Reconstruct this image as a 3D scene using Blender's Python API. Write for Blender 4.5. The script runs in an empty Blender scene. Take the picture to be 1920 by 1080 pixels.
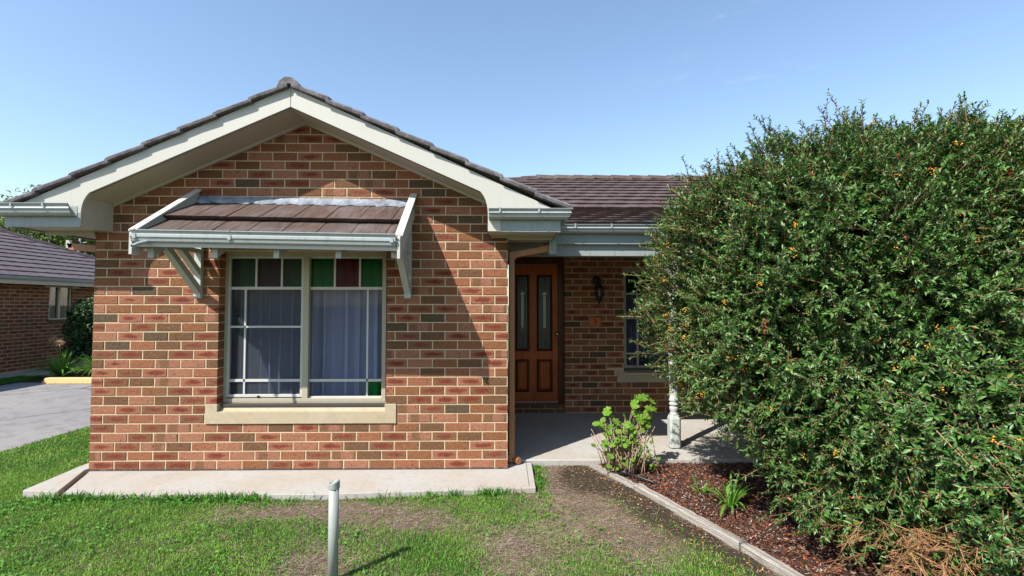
import bpy, bmesh, math, random
import numpy as np
from mathutils import Vector, Matrix, Euler
random.seed(7); RNG = np.random.default_rng(11)
S = bpy.context.scene
COL = S.collection
R = math.radians
PI = math.pi

# ------------------------------------------------------------------ camera, sky, sun
cam = bpy.data.cameras.new('camera'); camo = bpy.data.objects.new('camera', cam); COL.objects.link(camo)
S.camera = camo
cam.sensor_width = 36.0; cam.lens = 36.0 * 900 / 1920; cam.clip_end = 3000; cam.clip_start = 0.05
camo.location = (3.878, -4.5955, 1.551)
camo.rotation_euler = Euler((R(90) + 0.03475, 0, -0.01608), 'XYZ')

SUN_DIR = Vector((0.615, 0.635, -1.0)).normalized()      # the way the light travels
sun_el = math.asin(-SUN_DIR.z); sun_az = math.atan2(-SUN_DIR.x, -SUN_DIR.y)
W = bpy.data.worlds.new('World'); S.world = W; W.use_nodes = True
wn = W.node_tree; wn.nodes.clear()
wo = wn.nodes.new('ShaderNodeOutputWorld'); wb = wn.nodes.new('ShaderNodeBackground')
sky = wn.nodes.new('ShaderNodeTexSky'); sky.sky_type = 'NISHITA'; sky.sun_disc = False
sky.sun_elevation = sun_el; sky.sun_rotation = sun_az
sky.air_density = 1.35; sky.dust_density = 0.6; sky.ozone_density = 2.6; sky.altitude = 200
wb.inputs['Strength'].default_value = 0.122
# thin cirrus wisps mixed over the blue
tc = wn.nodes.new('ShaderNodeTexCoord')
mp = wn.nodes.new('ShaderNodeMapping'); mp.inputs['Scale'].default_value = (3.0, 9.0, 22.0); mp.inputs['Location'].default_value = (0.3, 1.2, 5.4); mp.inputs['Rotation'].default_value = (0, R(-14), 0)
nz = wn.nodes.new('ShaderNodeTexNoise'); nz.inputs['Scale'].default_value = 1.0; nz.inputs['Detail'].default_value = 7; nz.inputs['Roughness'].default_value = 0.62
nz2 = wn.nodes.new('ShaderNodeTexNoise'); nz2.inputs['Scale'].default_value = 2.3; nz2.inputs['Detail'].default_value = 2
cr = wn.nodes.new('ShaderNodeMapRange'); cr.inputs['From Min'].default_value = 0.56; cr.inputs['From Max'].default_value = 0.82
cr2 = wn.nodes.new('ShaderNodeMapRange'); cr2.inputs['From Min'].default_value = 0.42; cr2.inputs['From Max'].default_value = 0.62
mm = wn.nodes.new('ShaderNodeMath'); mm.operation = 'MULTIPLY'
mm2 = wn.nodes.new('ShaderNodeMath'); mm2.operation = 'MULTIPLY'; mm2.inputs[1].default_value = 0.55
mx = wn.nodes.new('ShaderNodeMix'); mx.data_type = 'RGBA'
mx.inputs['B'].default_value = (6.2, 6.6, 7.4, 1)
L = wn.links.new
L(tc.outputs['Generated'], mp.inputs['Vector']); L(mp.outputs['Vector'], nz.inputs['Vector']); L(tc.outputs['Generated'], nz2.inputs['Vector'])
L(nz.outputs['Fac'], cr.inputs['Value']); L(nz2.outputs['Fac'], cr2.inputs['Value'])
L(cr.outputs['Result'], mm.inputs[0]); L(cr2.outputs['Result'], mm.inputs[1]); L(mm.outputs[0], mm2.inputs[0])
sxw = wn.nodes.new('ShaderNodeSeparateXYZ'); L(tc.outputs['Generated'], sxw.inputs[0])
crx = wn.nodes.new('ShaderNodeMapRange'); crx.inputs['From Min'].default_value = 0.22; crx.inputs['From Max'].default_value = 0.42; L(sxw.outputs[0], crx.inputs['Value'])
mm3 = wn.nodes.new('ShaderNodeMath'); mm3.operation = 'MULTIPLY'; L(mm2.outputs[0], mm3.inputs[0]); L(crx.outputs['Result'], mm3.inputs[1])
crz = wn.nodes.new('ShaderNodeMapRange'); crz.inputs['From Min'].default_value = 0.30; crz.inputs['From Max'].default_value = 0.42; L(sxw.outputs[2], crz.inputs['Value'])
mm4 = wn.nodes.new('ShaderNodeMath'); mm4.operation = 'MULTIPLY'; L(mm3.outputs[0], mm4.inputs[0]); L(crz.outputs['Result'], mm4.inputs[1])
L(mm4.outputs[0], mx.inputs['Factor'])
L(sky.outputs['Color'], mx.inputs['A']); L(mx.outputs['Result'], wb.inputs['Color']); L(wb.outputs['Background'], wo.inputs['Surface'])

sl = bpy.data.lights.new('sun', 'SUN'); sl.energy = 5.0; sl.angle = R(0.5); sl.color = (1.0, 0.955, 0.88)
so = bpy.data.objects.new('sun', sl); COL.objects.link(so)
so.rotation_euler = SUN_DIR.to_track_quat('-Z', 'Y').to_euler(); so.location = (-6, -8, 12)
S.view_settings.view_transform = 'Standard'; S.view_settings.look = 'None'
S.view_settings.exposure = 0.88; S.view_settings.gamma = 1.0; S.view_settings.use_curve_mapping = False
S.render.engine = 'CYCLES'; S.cycles.max_bounces = 8; S.cycles.transparent_max_bounces = 12
S.render.resolution_x = 1024; S.render.resolution_y = 576

# ------------------------------------------------------------------ node helpers / materials
class NT:
    def __init__(s, name):
        s.m = bpy.data.materials.new(name); s.m.use_nodes = True; s.t = s.m.node_tree
        s.b = s.t.nodes['Principled BSDF']; s.out = s.t.nodes['Material Output']
    def n(s, typ, **kw):
        nd = s.t.nodes.new('ShaderNode' + typ)
        for k, v in kw.items(): setattr(nd, k, v)
        return nd
    def l(s, a, b): s.t.links.new(a, b)
    def val(s, inp, v):
        if hasattr(v, 'is_linked') or isinstance(v, bpy.types.NodeSocket): s.l(v, inp)
        else: inp.default_value = v
    def math(s, op, a, b=0.0, c=None, clamp=False):
        nd = s.n('Math', operation=op); nd.use_clamp = clamp
        s.val(nd.inputs[0], a); s.val(nd.inputs[1], b)
        if c is not None: s.val(nd.inputs[2], c)
        return nd.outputs[0]
    def vmath(s, op, a, b):
        nd = s.n('VectorMath', operation=op); s.val(nd.inputs[0], a)
        if op == 'SCALE': s.val(nd.inputs[3], b)
        else: s.val(nd.inputs[1], b)
        return nd.outputs[0]
    def noise(s, vec, scale, detail=3, rough=0.55, dist=0.0):
        nd = s.n('TexNoise'); nd.inputs['Scale'].default_value = scale; nd.inputs['Detail'].default_value = detail
        nd.inputs['Roughness'].default_value = rough; nd.inputs['Distortion'].default_value = dist
        if vec is not None: s.l(vec, nd.inputs['Vector'])
        return nd.outputs['Fac']
    def vor(s, vec, scale, feature='F1'):
        nd = s.n('TexVoronoi', feature=feature); nd.inputs['Scale'].default_value = scale
        s.l(vec, nd.inputs['Vector']); return nd
    def rng(s, v, a, b, c=0.0, d=1.0):
        nd = s.n('MapRange'); s.l(v, nd.inputs['Value'])
        for k, x in zip(('From Min', 'From Max', 'To Min', 'To Max'), (a, b, c, d)): nd.inputs[k].default_value = x
        return nd.outputs['Result']
    def mix(s, f, a, b, blend='MIX'):
        nd = s.n('Mix', data_type='RGBA', blend_type=blend)
        for i, v in (('Factor', f),):
            s.val(nd.inputs['Factor'], v)
        for k, v in (('A', a), ('B', b)):
            if isinstance(v, bpy.types.NodeSocket): s.l(v, nd.inputs[k])
            else: nd.inputs[k].default_value = (*v[:3], 1)
        return nd.outputs['Result']
    def ramp(s, v, stops):
        nd = s.n('ValToRGB'); s.l(v, nd.inputs[0]); e = nd.color_ramp.elements
        while len(e) > 1: e.remove(e[-1])
        e[0].position = stops[0][0]; e[0].color = (*stops[0][1], 1)
        for p, c in stops[1:]:
            x = e.new(p); x.color = (*c, 1)
        return nd.outputs['Color']
    def bump(s, h, dist=0.003, strength=1.0):
        nd = s.n('Bump'); nd.inputs['Distance'].default_value = dist; nd.inputs['Strength'].default_value = strength
        s.l(h, nd.inputs['Height']); s.l(nd.outputs['Normal'], s.b.inputs['Normal'])
    K = .82
    def col(s, c, k=None):
        k = s.K if k is None else k
        if isinstance(c, bpy.types.NodeSocket):
            if k != 1: c = s.mix(1.0, c, (k, k, k), 'MULTIPLY')
            s.l(c, s.b.inputs['Base Color'])
        else: s.b.inputs['Base Color'].default_value = (*scl(c, k), 1)
    def rough(s, r): s.val(s.b.inputs['Roughness'], r)
    def spec(s, v): s.b.inputs['Specular IOR Level'].default_value = v
    def obj(s): return s.n('TexCoord').outputs['Object']
    def geo(s): return s.n('NewGeometry').outputs['Position']
    def attr(s, name): return s.n('Attribute', attribute_name=name)

def scl(c, k): return tuple(x * k for x in c[:3])

def m_paint(name, c, rough=0.45, dirt=0.12):
    m = NT(name); g = m.geo()
    a = m.noise(g, 2.2, 4); b = m.noise(g, 26, 3)
    f = m.math('MULTIPLY', m.rng(a, .42, .72), dirt)
    f2 = m.math('MULTIPLY', m.rng(b, .55, .75), dirt * .8)
    mpp = m.n('Mapping'); mpp.inputs['Scale'].default_value = (38, 38, 2.2); m.l(g, mpp.inputs['Vector'])
    stk = m.noise(mpp.outputs[0], 1.0, 4, .7)
    c = m.mix(m.math('MULTIPLY', m.rng(stk, .52, .72), min(.8, dirt*2.2)), c, (c[0]*.5, c[1]*.47, c[2]*.40)); base_c = c
    c1 = m.mix(f, c, m.mix(.4, c, (.05, .045, .035))); c2 = m.mix(f2, c1, m.mix(.5, c1, (.06, .045, .03)))
    m.col(c2); m.rough(rough); m.spec(.4)
    m.bump(m.noise(g, 90, 2), .0008, .5)
    return m.m

M = {}
M['cream'] = m_paint('cream_paint', (.52, .505, .45), .5, .05)
M['cream_metal'] = m_paint('window_frame_paint', (.43, .385, .29), .35, .1)
M['sash'] = m_paint('sash_paint', (.56, .55, .52), .35, .08)
M['soffit'] = m_paint('soffit_paint', (.50, .45, .36), .6, .08)
M['ceiling'] = m_paint('ceiling_paint', (.78, .75, .68), .6, .04)
M['gutter'] = m_paint('gutter_paint', (.37, .405, .40), .3, .2)
M['fascia'] = m_paint('fascia_paint', (.30, .34, .335), .45, .25)
M['post'] = m_paint('post_paint', (.47, .505, .465), .4, .08)
M['pipe'] = m_paint('brown_pipe_paint', (.42, .185, .08), .4, .2)
M['black_metal'] = m_paint('black_metal', (.012, .012, .014), .35, .05)
M['black_plastic'] = m_paint('black_plastic', (.015, .015, .018), .4, .05)
M['yellow_paint'] = m_paint('worn_yellow_paint', (.72, .50, .22), .6, .5)
M['steel'] = m_paint('bare_steel', (.5, .5, .5), .35, .1)

def m_brick():
    m = NT('clay_brick')
    loc = m.attr('loc').outputs['Vector']; info = m.attr('info').outputs['Vector']
    sx = m.n('SeparateXYZ'); m.l(info, sx.inputs[0]); blot, band, seed = sx.outputs
    oi = m.n('ObjectInfo').outputs['Random']
    off = m.n('CombineXYZ'); m.l(m.math('MULTIPLY', seed, 31.0), off.inputs[0]); m.l(m.math('MULTIPLY', oi, 57.0), off.inputs[1]); m.l(m.math('MULTIPLY', seed, 17.0), off.inputs[2])
    P = m.vmath('ADD', loc, off.outputs[0])
    sl_ = m.n('SeparateXYZ'); m.l(loc, sl_.inputs[0])
    n1 = m.noise(P, 16, 4, .6); n2 = m.noise(P, 150, 4, .75); n3 = m.noise(P, 42, 3, .6)
    base = m.attr('base').outputs['Color']
    # band type: a second colour on part of the length
    bx = m.math('SINE', m.math('ADD', m.math('MULTIPLY', sl_.outputs[0], 34.0), m.math('MULTIPLY', seed, 40.0)))
    bx = m.math('ADD', bx, m.math('MULTIPLY', m.math('SUBTRACT', n1, .5), 1.6))
    bm = m.math('MULTIPLY', m.rng(bx, .1, .35), band)
    c = m.mix(bm, base, (.20, .10, .048))
    # red flash in the middle of the face
    dx = m.math('DIVIDE', m.math('ADD', sl_.outputs[0], m.math('MULTIPLY', m.math('SUBTRACT', seed, .5), .03)), .082)
    dz = m.math('DIVIDE', m.math('SUBTRACT', sl_.outputs[2], .038), .0215)
    d = m.math('SQRT', m.math('ADD', m.math('POWER', m.math('ABSOLUTE', dx), 2.0), m.math('POWER', m.math('ABSOLUTE', dz), 2.0)))
    d = m.math('ADD', d, m.math('MULTIPLY', m.math('SUBTRACT', n1, .5), 1.7))
    d = m.math('ADD', d, m.math('MULTIPLY', m.math('SUBTRACT', seed, .45), .55))
    d = m.math('ADD', d, m.math('MULTIPLY', m.math('SUBTRACT', n2, .5), .5))
    msk = m.math('MULTIPLY', m.rng(d, 1.15, .55), blot)
    c = m.mix(m.math('MULTIPLY', msk, .92), c, (.185, .024, .009))
    core = m.math('MULTIPLY', m.math('MULTIPLY', m.rng(d, .5, .1), m.rng(n3, .45, .6)), m.math('MULTIPLY', blot, .75))
    c = m.mix(core, c, (.05, .018, .02))
    # speckle + iron spots
    c = m.mix(m.rng(n2, .52, .68, 0, .7), c, (.035, .022, .015))
    c = m.mix(m.rng(n2, .46, .34, 0, .42), c, (.50, .32, .22))
    v = m.vor(P, 34); pick = m.n('SeparateXYZ'); m.l(v.outputs['Color'], pick.inputs[0])
    spot = m.math('MULTIPLY', m.rng(m.math('ADD', v.outputs['Distance'], m.math('MULTIPLY', m.math('SUBTRACT', n2, .5), .25)), .26, .14), m.rng(pick.outputs[0], .80, .82))
    c = m.mix(m.math('MULTIPLY', spot, .85), c, (.035, .033, .04))
    c = m.mix(m.rng(n3, .35, .65, 0, .6), c, m.mix(.5, c, (.08, .05, .035)))
    m.col(m.mix(1.0, c, (.93, .85, .79), 'MULTIPLY'), 1.0); m.rough(.85); m.spec(.25)
    h = m.math('ADD', m.math('MULTIPLY', n2, 1.0), m.math('MULTIPLY', n3, .8))
    h = m.math('SUBTRACT', h, m.math('MULTIPLY', spot, .5))
    m.bump(h, .008, 1.0)
    return m.m
M['brick'] = m_brick()

def m_mortar():
    m = NT('cream_mortar'); g = m.geo()
    n1 = m.noise(g, 5, 4); n2 = m.noise(g, 130, 4, .7)
    c = m.ramp(n1, [(.3, (.55, .41, .25)), (.55, (.64, .50, .325)), (.75, (.61, .505, .365))])
    c = m.mix(m.rng(n2, .55, .75, 0, .4), c, (.35, .25, .15))
    m.col(c); m.rough(.95); m.spec(.15)
    m.bump(m.math('ADD', n2, m.noise(g, 38, 3)), .006, .8)
    return m.m
M['mortar'] = m_mortar()

def m_concrete(name, c, big=1.6, tint=(.9, .8, .7)):
    m = NT(name); g = m.geo()
    n1 = m.noise(g, big, 5, .6); n2 = m.noise(g, 210, 3, .8); n3 = m.noise(g, 22, 4, .65)
    cc = m.mix(m.rng(n1, .38, .66), c, tuple(a*b for a, b in zip(c, tint)))
    cc = m.mix(m.rng(n3, .50, .75, 0, .5), cc, scl(c, .6)); cc = m.mix(m.rng(m.noise(g, 3.7, 6, .75), .55, .72, 0, .45), cc, (c[0]*.62, c[1]*.56, c[2]*.48))
    cc = m.mix(m.rng(n2, .60, .78, 0, .6), cc, scl(c, .45))
    m.col(cc); m.rough(.9); m.spec(.25)
    m.bump(m.math('ADD', n2, n3), .003, .6)
    return m.m
M['concrete'] = m_concrete('pale_concrete', (.42, .405, .38), 1.6, (.96, .87, .78))
M['sill'] = m_concrete('sandstone_sill', (.47, .40, .285), 2.5, (.95, .9, .82))
M['timber_grey'] = None
def m_asphalt():
    m = NT('weathered_asphalt'); g = m.geo()
    n1 = m.noise(g, .5, 5, .6); n2 = m.noise(g, 120, 4, .85); n3 = m.noise(g, 5, 5, .7)
    v = m.vor(m.vmath('ADD', g, m.vmath('SCALE', m.n('TexNoise').outputs['Color'], .6)), .35, 'DISTANCE_TO_EDGE')
    c = m.mix(m.rng(n1, .35, .65), (.235, .225, .225), (.30, .285, .275))
    c = m.mix(m.rng(n2, .52, .72, 0, .65), c, (.09, .088, .09))
    c = m.mix(m.rng(n2, .44, .30, 0, .7), c, (.55, .53, .5))
    c = m.mix(m.rng(n3, .50, .68, 0, .6), c, (.12, .115, .115)); c = m.mix(m.rng(m.noise(g, 28, 4, .8), .5, .7, 0, .5), c, (.14, .135, .13))
    c = m.mix(m.rng(v.outputs['Distance'], .012, .002, 0, .8), c, (.06, .058, .058))
    m.col(c); m.rough(.9); m.spec(.2); m.bump(n2, .006, .9)
    return m.m
M['asphalt'] = m_asphalt()

def m_vcol(name, rough=.9, spec=.15, bump=None, trans=0.0, attr='col', n2k=0.0, k=1.0):
    m = NT(name); c = m.attr(attr).outputs['Color']
    g = m.geo()
    if n2k:
        n = m.noise(g, 60, 5, .8); n0 = m.noise(g, 240, 3, .8)
        c = m.mix(m.rng(n, .45, .72, 0, n2k), c, m.mix(.65, c, (.02, .014, .01)))
        c = m.mix(m.rng(n0, .45, .3, 0, n2k), c, m.mix(.5, c, (.6, .48, .33)))
    m.col(c, k); m.rough(rough); m.spec(spec)
    if bump: m.bump(m.math('ADD', m.noise(g, bump[0], 5, .75), m.noise(g, bump[0]*5, 3, .75)), bump[1], .9)
    if trans:
        tr = m.n('BsdfTranslucent'); m.l(m.mix(.35, c, (.5, .6, .05)) if False else c, tr.inputs['Color'])
        ms = m.n('MixShader'); ms.inputs[0].default_value = trans
        m.l(m.b.outputs[0], ms.inputs[1]); m.l(tr.outputs[0], ms.inputs[2]); m.l(ms.outputs[0], m.out.inputs['Surface'])
    return m.m
M['ground'] = m_vcol('soil_and_thatch', .95, .1, (28, .03), 0, 'col', .8, .82)
M['grass'] = m_vcol('grass_blade', .6, .25, None, .3)
M['leaf'] = m_vcol('glossy_leaf', .40, .42, None, .18, 'col', 0, .74)
M['leaf_soft'] = m_vcol('soft_leaf', .5, .35, None, .35)
M['twig'] = m_vcol('twig_bark', .8, .2, None)
M['mulch'] = m_vcol('mulch_chip', .8, .2, None, 0, 'col', 0, .85)
M['berry'] = m_vcol('berry_skin', .35, .5, None)

def m_tile(name, c, streak=True):
    m = NT(name); o = m.obj(); g = m.geo(); oi = m.n('ObjectInfo').outputs['Random']
    mp = m.n('Mapping'); mp.inputs['Scale'].default_value = (95, 2.5, 8); m.l(o, mp.inputs['Vector'])
    ad = m.n('CombineXYZ'); m.l(m.math('MULTIPLY', oi, 40.0), ad.inputs[0]); m.l(m.math('MULTIPLY', oi, 13.0), ad.inputs[1])
    pv = m.vmath('ADD', mp.outputs[0], ad.outputs[0])
    st = m.noise(pv, 1.0, 4, .7)
    n1 = m.noise(g, 3.0, 4); n2 = m.noise(g, 160, 3, .8)
    cc = m.mix(m.rng(oi, 0, 1, 0, .5), c, (c[0]*1.1, c[1]*.88, c[2]*.82))
    cc = m.mix(m.rng(st, .47, .58, 0, .85 if streak else .3), cc, scl(c, .42))
    cc = m.mix(m.rng(st, .46, .36, 0, .6 if streak else .15), cc, (.155, .108, .092))
    cc = m.mix(m.rng(n1, .5, .75, 0, .4), cc, (.20, .18, .185))
    cc = m.mix(m.rng(n2, .58, .75, 0, .5), cc, scl(c, .4))
    m.col(cc); m.rough(.62); m.spec(.4)
    m.bump(m.math('ADD', m.math('MULTIPLY', st, 1.2), m.math('MULTIPLY', n2, .6)), .003, .8)
    return m.m
M['tile'] = m_tile('brown_roof_tile', (.100, .066, .054))
M['tile_far'] = m_tile('roof_tile_plain', (.13, .088, .078), False)
M['tile_grey'] = m_tile('greyed_roof_tile', (.125, .098, .105), False)
def m_verge():
    m = NT('verge_tile_grey'); g = m.geo(); n1 = m.noise(g, 14, 5, .7); n2 = m.noise(g, 120, 3, .8)
    c = m.ramp(n1, [(.3, (.06, .052, .056)), (.5, (.155, .14, .148)), (.68, (.26, .24, .25))])
    c = m.mix(m.rng(n2, .55, .75, 0, .5), c, (.04, .035, .035)); m.col(c); m.rough(.85); m.bump(m.math('ADD', n1, n2), .01, .9)
    return m.m
M['verge'] = m_verge()
def m_bed():
    m = NT('cement_flashing'); g = m.geo(); n1 = m.noise(g, 12, 5, .7); n2 = m.noise(g, 90, 3, .7)
    c = m.ramp(n1, [(.3, (.12, .135, .165)), (.5, (.25, .28, .33)), (.7, (.42, .45, .50))]); c = m.mix(m.rng(n2, .5, .7, 0, .4), c, (.16, .17, .2))
    m.col(c); m.rough(.7); m.bump(m.math('ADD', n1, n2), .012, .9)
    return m.m
M['bedding'] = m_bed()

def m_wood(name, c, d, rough=.4, along='z', k=1.0):
    m = NT(name); o = m.geo(); mp = m.n('Mapping')
    mp.inputs['Scale'].default_value = {'z': (60*k, 60*k, 3*k), 'x': (3*k, 60*k, 60*k), 'y': (60*k, 3*k, 60*k)}[along]
    m.l(o, mp.inputs['Vector'])
    n = m.noise(mp.outputs[0], 1, 5, .65, .6); n2 = m.noise(o, 1.8, 3)
    cc = m.mix(m.rng(n, .35, .68), c, d); cc = m.mix(m.rng(n2, .4, .7, 0, .5), cc, scl(d, .8))
    m.col(cc); m.rough(rough); m.spec(.25); m.bump(n, .0015, .7)
    return m.m
M['door'] = m_wood('stained_door_timber', (.60, .135, .02), (.27, .05, .007), .35)
M['door_dark'] = m_wood('dark_door_moulding', (.13, .034, .009), (.06, .015, .005), .35)
def m_sleeper():
    m = NT('weathered_sleeper'); g = m.obj(); mp = m.n('Mapping'); mp.inputs['Scale'].default_value = (1.2, 70, 70); m.l(g, mp.inputs['Vector'])
    n = m.noise(mp.outputs[0], 1, 6, .7, .9); n2 = m.noise(g, 9, 4, .7)
    c = m.ramp(n, [(.34, (.05, .04, .03)), (.42, (.26, .225, .185)), (.55, (.44, .40, .35)), (.75, (.56, .52, .47))])
    c = m.mix(m.rng(n2, .55, .75, 0, .4), c, (.22, .18, .13)); m.col(c); m.rough(.92); m.bump(m.math('ADD', n, m.math('MULTIPLY', n2, .3)), .02, 1.0)
    return m.m
M['sleeper'] = m_sleeper()

def m_glass(name, tint, gloss=1.0, rough=.01):
    m = NT(name); m.t.nodes.remove(m.b)
    tr = m.n('BsdfTransparent'); tr.inputs['Color'].default_value = (*tint, 1)
    gl = m.n('BsdfGlossy'); gl.inputs['Roughness'].default_value = rough; gl.inputs['Color'].default_value = (.95, .97, 1, 1)
    fr = m.n('Fresnel'); fr.inputs['IOR'].default_value = 1.5
    ms = m.n('MixShader'); m.l(m.math('MULTIPLY', fr.outputs[0], gloss, clamp=True), ms.inputs[0])
    m.l(tr.outputs[0], ms.inputs[1]); m.l(gl.outputs[0], ms.inputs[2]); m.l(ms.outputs[0], m.out.inputs['Surface'])
    if rough > .05:
        bp = m.n('Bump'); bp.inputs['Distance'].default_value = .004; m.l(m.noise(m.geo(), 60, 3), bp.inputs['Height']); m.l(bp.outputs[0], gl.inputs['Normal'])
    return m.m
M['glass'] = m_glass('clear_window_glass', (.78, .79, .85), .20)
M['glass_green'] = m_glass('green_glass', (.07, .66, .29), .25, .12)
M['glass_red'] = m_glass('red_glass', (.60, .03, .04), .25, .12)
M['glass_dark'] = m_glass('dark_textured_glass', (.10, .15, .16), 1.0, .2)
def m_screen():
    m = NT('fly_screen_mesh'); m.t.nodes.remove(m.b)
    tr = m.n('BsdfTransparent'); df = m.n('BsdfDiffuse'); df.inputs['Color'].default_value = (.06, .065, .075, 1)
    ms = m.n('MixShader'); ms.inputs[0].default_value = .42
    m.l(tr.outputs[0], ms.inputs[1]); m.l(df.outputs[0], ms.inputs[2]); m.l(ms.outputs[0], m.out.inputs['Surface'])
    return m.m
M['screen'] = m_screen()
def m_cloth(name, c, sheer=0.0):
    m = NT(name); g = m.geo(); n = m.noise(g, 300, 2)
    m.col(m.mix(m.rng(n, .4, .6, 0, .15), c, scl(c, .7))); m.rough(.9); m.spec(.1)
    if sheer:
        tr = m.n('BsdfTransparent'); ms = m.n('MixShader'); ms.inputs[0].default_value = sheer; m.l(m.b.outputs[0], ms.inputs[1]); m.l(tr.outputs[0], ms.inputs[2]); m.l(ms.outputs[0], m.out.inputs['Surface'])
    return m.m
M['curtain'] = m_cloth('sheer_curtain_cloth', (.86, .90, 1.0), .30)
M['curtain_b'] = m_cloth('grey_curtain_cloth', (.40, .43, .58), .5)
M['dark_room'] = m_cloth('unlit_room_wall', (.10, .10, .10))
M['lead'] = m_paint('leading', (.02, .02, .022), .5, .05)
M['white_glass'] = m_paint('opal_glass', (.55, .62, .56), .2, .05)
M['red_enamel'] = m_paint('red_glass_drop', (.25, .01, .01), .2, .05)
M['plaque'] = m_paint('terracotta_plaque', (.62, .17, .045), .6, .2)
M['plaque_ink'] = m_paint('plaque_digit_paint', (.03, .04, .02), .5, .05)
M['dark_strip'] = m_paint('dark_sill_strip', (.07, .06, .06), .5, .1)
M['brass'] = m_paint('brass_knob', (.7, .6, .4), .2, .05); M['brass'].node_tree.nodes['Principled BSDF'].inputs['Metallic'].default_value = 1

# ------------------------------------------------------------------ object helpers
def link(o, parent=None):
    COL.objects.link(o)
    if parent is not None: o.parent = parent
    return o
def empty(name, label=None, cat=None, group=None, loc=(0, 0, 0), rz=0):
    o = bpy.data.objects.new(name, None); COL.objects.link(o); o.location = loc; o.rotation_euler = (0, 0, rz)
    o.empty_display_size = .2
    if label: o['label'] = label
    if cat: o['category'] = cat
    if group: o['group'] = group
    return o
def tag(o, label=None, cat=None, group=None, kind=None):
    for k, v in (('label', label), ('category', cat), ('group', group), ('kind', kind)):
        if v: o[k] = v
    return o

class MB:
    def __init__(s): s.v = []; s.f = []
    def add(s, vs, fs):
        b = len(s.v); s.v += [tuple(v) for v in vs]; s.f += [tuple(i + b for i in f) for f in fs]; return s
    def box(s, x0, x1, y0, y1, z0, z1):
        return s.add([(x0,y0,z0),(x1,y0,z0),(x1,y1,z0),(x0,y1,z0),(x0,y0,z1),(x1,y0,z1),(x1,y1,z1),(x0,y1,z1)],
                     [(0,3,2,1),(4,5,6,7),(0,1,5,4),(1,2,6,5),(2,3,7,6),(3,0,4,7)])
    def hexa(s, p):   # 8 points: bottom 4 (ccw), top 4
        return s.add(p, [(0,3,2,1),(4,5,6,7),(0,1,5,4),(1,2,6,5),(2,3,7,6),(3,0,4,7)])
    def prism(s, pts, axis, a, b):
        """polygon pts (2D) extruded along axis between a and b; axis 'y': pts=(x,z); 'x': pts=(y,z); 'z': pts=(x,y)"""
        n = len(pts)
        def mk(p, t):
            return {'y': (p[0], t, p[1]), 'x': (t, p[0], p[1]), 'z': (p[0], p[1], t)}[axis]
        vs = [mk(p, a) for p in pts] + [mk(p, b) for p in pts]
        fs = [tuple(range(n)), tuple(range(2*n-1, n-1, -1))] + [(i, i+n, (i+1) % n + n, (i+1) % n) for i in range(n)]
        return s.add(vs, fs)
    def sheet(s, pts, axis, a, b, closed=False):
        n = len(pts)
        def mk(p, t): return {'y': (p[0], t, p[1]), 'x': (t, p[0], p[1]), 'z': (p[0], p[1], t)}[axis]
        vs = [mk(p, a) for p in pts] + [mk(p, b) for p in pts]
        return s.add(vs, [(i, i+n, i+1+n, i+1) for i in range(n-1)])
    def tube(s, path, rad, seg=8, cap=True):
        path = [Vector(p) for p in path]; n = len(path)
        if not hasattr(rad, '__len__'): rad = [rad]*n
        b = len(s.v); up = Vector((0, 0, 1)); rings = []
        t0 = (path[1]-path[0]).normalized()
        if abs(t0.z) > .95: up = Vector((1, 0, 0))
        side = t0.cross(up).normalized()
        for i in range(n):
            t = (path[min(i+1, n-1)] - path[max(i-1, 0)]).normalized()
            side = (side - t*side.dot(t)).normalized(); u = side.cross(t)
            for k in range(seg):
                a = 2*PI*k/seg; s.v.append(tuple(path[i] + (side*math.cos(a) + u*math.sin(a))*rad[i]))
        for i in range(n-1):
            for k in range(seg):
                k2 = (k+1) % seg; s.f.append((b+i*seg+k, b+i*seg+k2, b+(i+1)*seg+k2, b+(i+1)*seg+k))
        if cap:
            s.f.append(tuple(b+k for k in range(seg-1, -1, -1))); s.f.append(tuple(b+(n-1)*seg+k for k in range(seg)))
        return s
    def lathe(s, prof, c=(0, 0), seg=20):
        b = len(s.v)
        for r, z in prof:
            for k in range(seg):
                a = 2*PI*k/seg; s.v.append((c[0]+r*math.cos(a), c[1]+r*math.sin(a), z))
        for i in range(len(prof)-1):
            for k in range(seg):
                k2 = (k+1) % seg; s.f.append((b+i*seg+k, b+i*seg+k2, b+(i+1)*seg+k2, b+(i+1)*seg+k))
        s.f.append(tuple(b+k for k in range(seg-1, -1, -1))); s.f.append(tuple(b+(len(prof)-1)*seg+k for k in range(seg)))
        return s
    def mesh(s, name, mat):
        me = bpy.data.meshes.new(name); me.from_pydata(s.v, [], s.f); me.materials.append(mat)
        bm = bmesh.new(); bm.from_mesh(me); bmesh.ops.recalc_face_normals(bm, faces=bm.faces); bm.to_mesh(me); bm.free()
        return me
    def build(s, name, mat, parent=None, bevel=0, smooth=False, loc=None):
        me = s.mesh(name, mat); o = bpy.data.objects.new(name, me); link(o, parent)
        if loc is not None: o.location = loc
        if smooth:
            me.polygons.foreach_set('use_smooth', [True]*len(me.polygons))
        if bevel:
            md = o.modifiers.new('bevel', 'BEVEL'); md.width = bevel; md.segments = 2; md.limit_method = 'ANGLE'; md.angle_limit = R(40)
        return o

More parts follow.
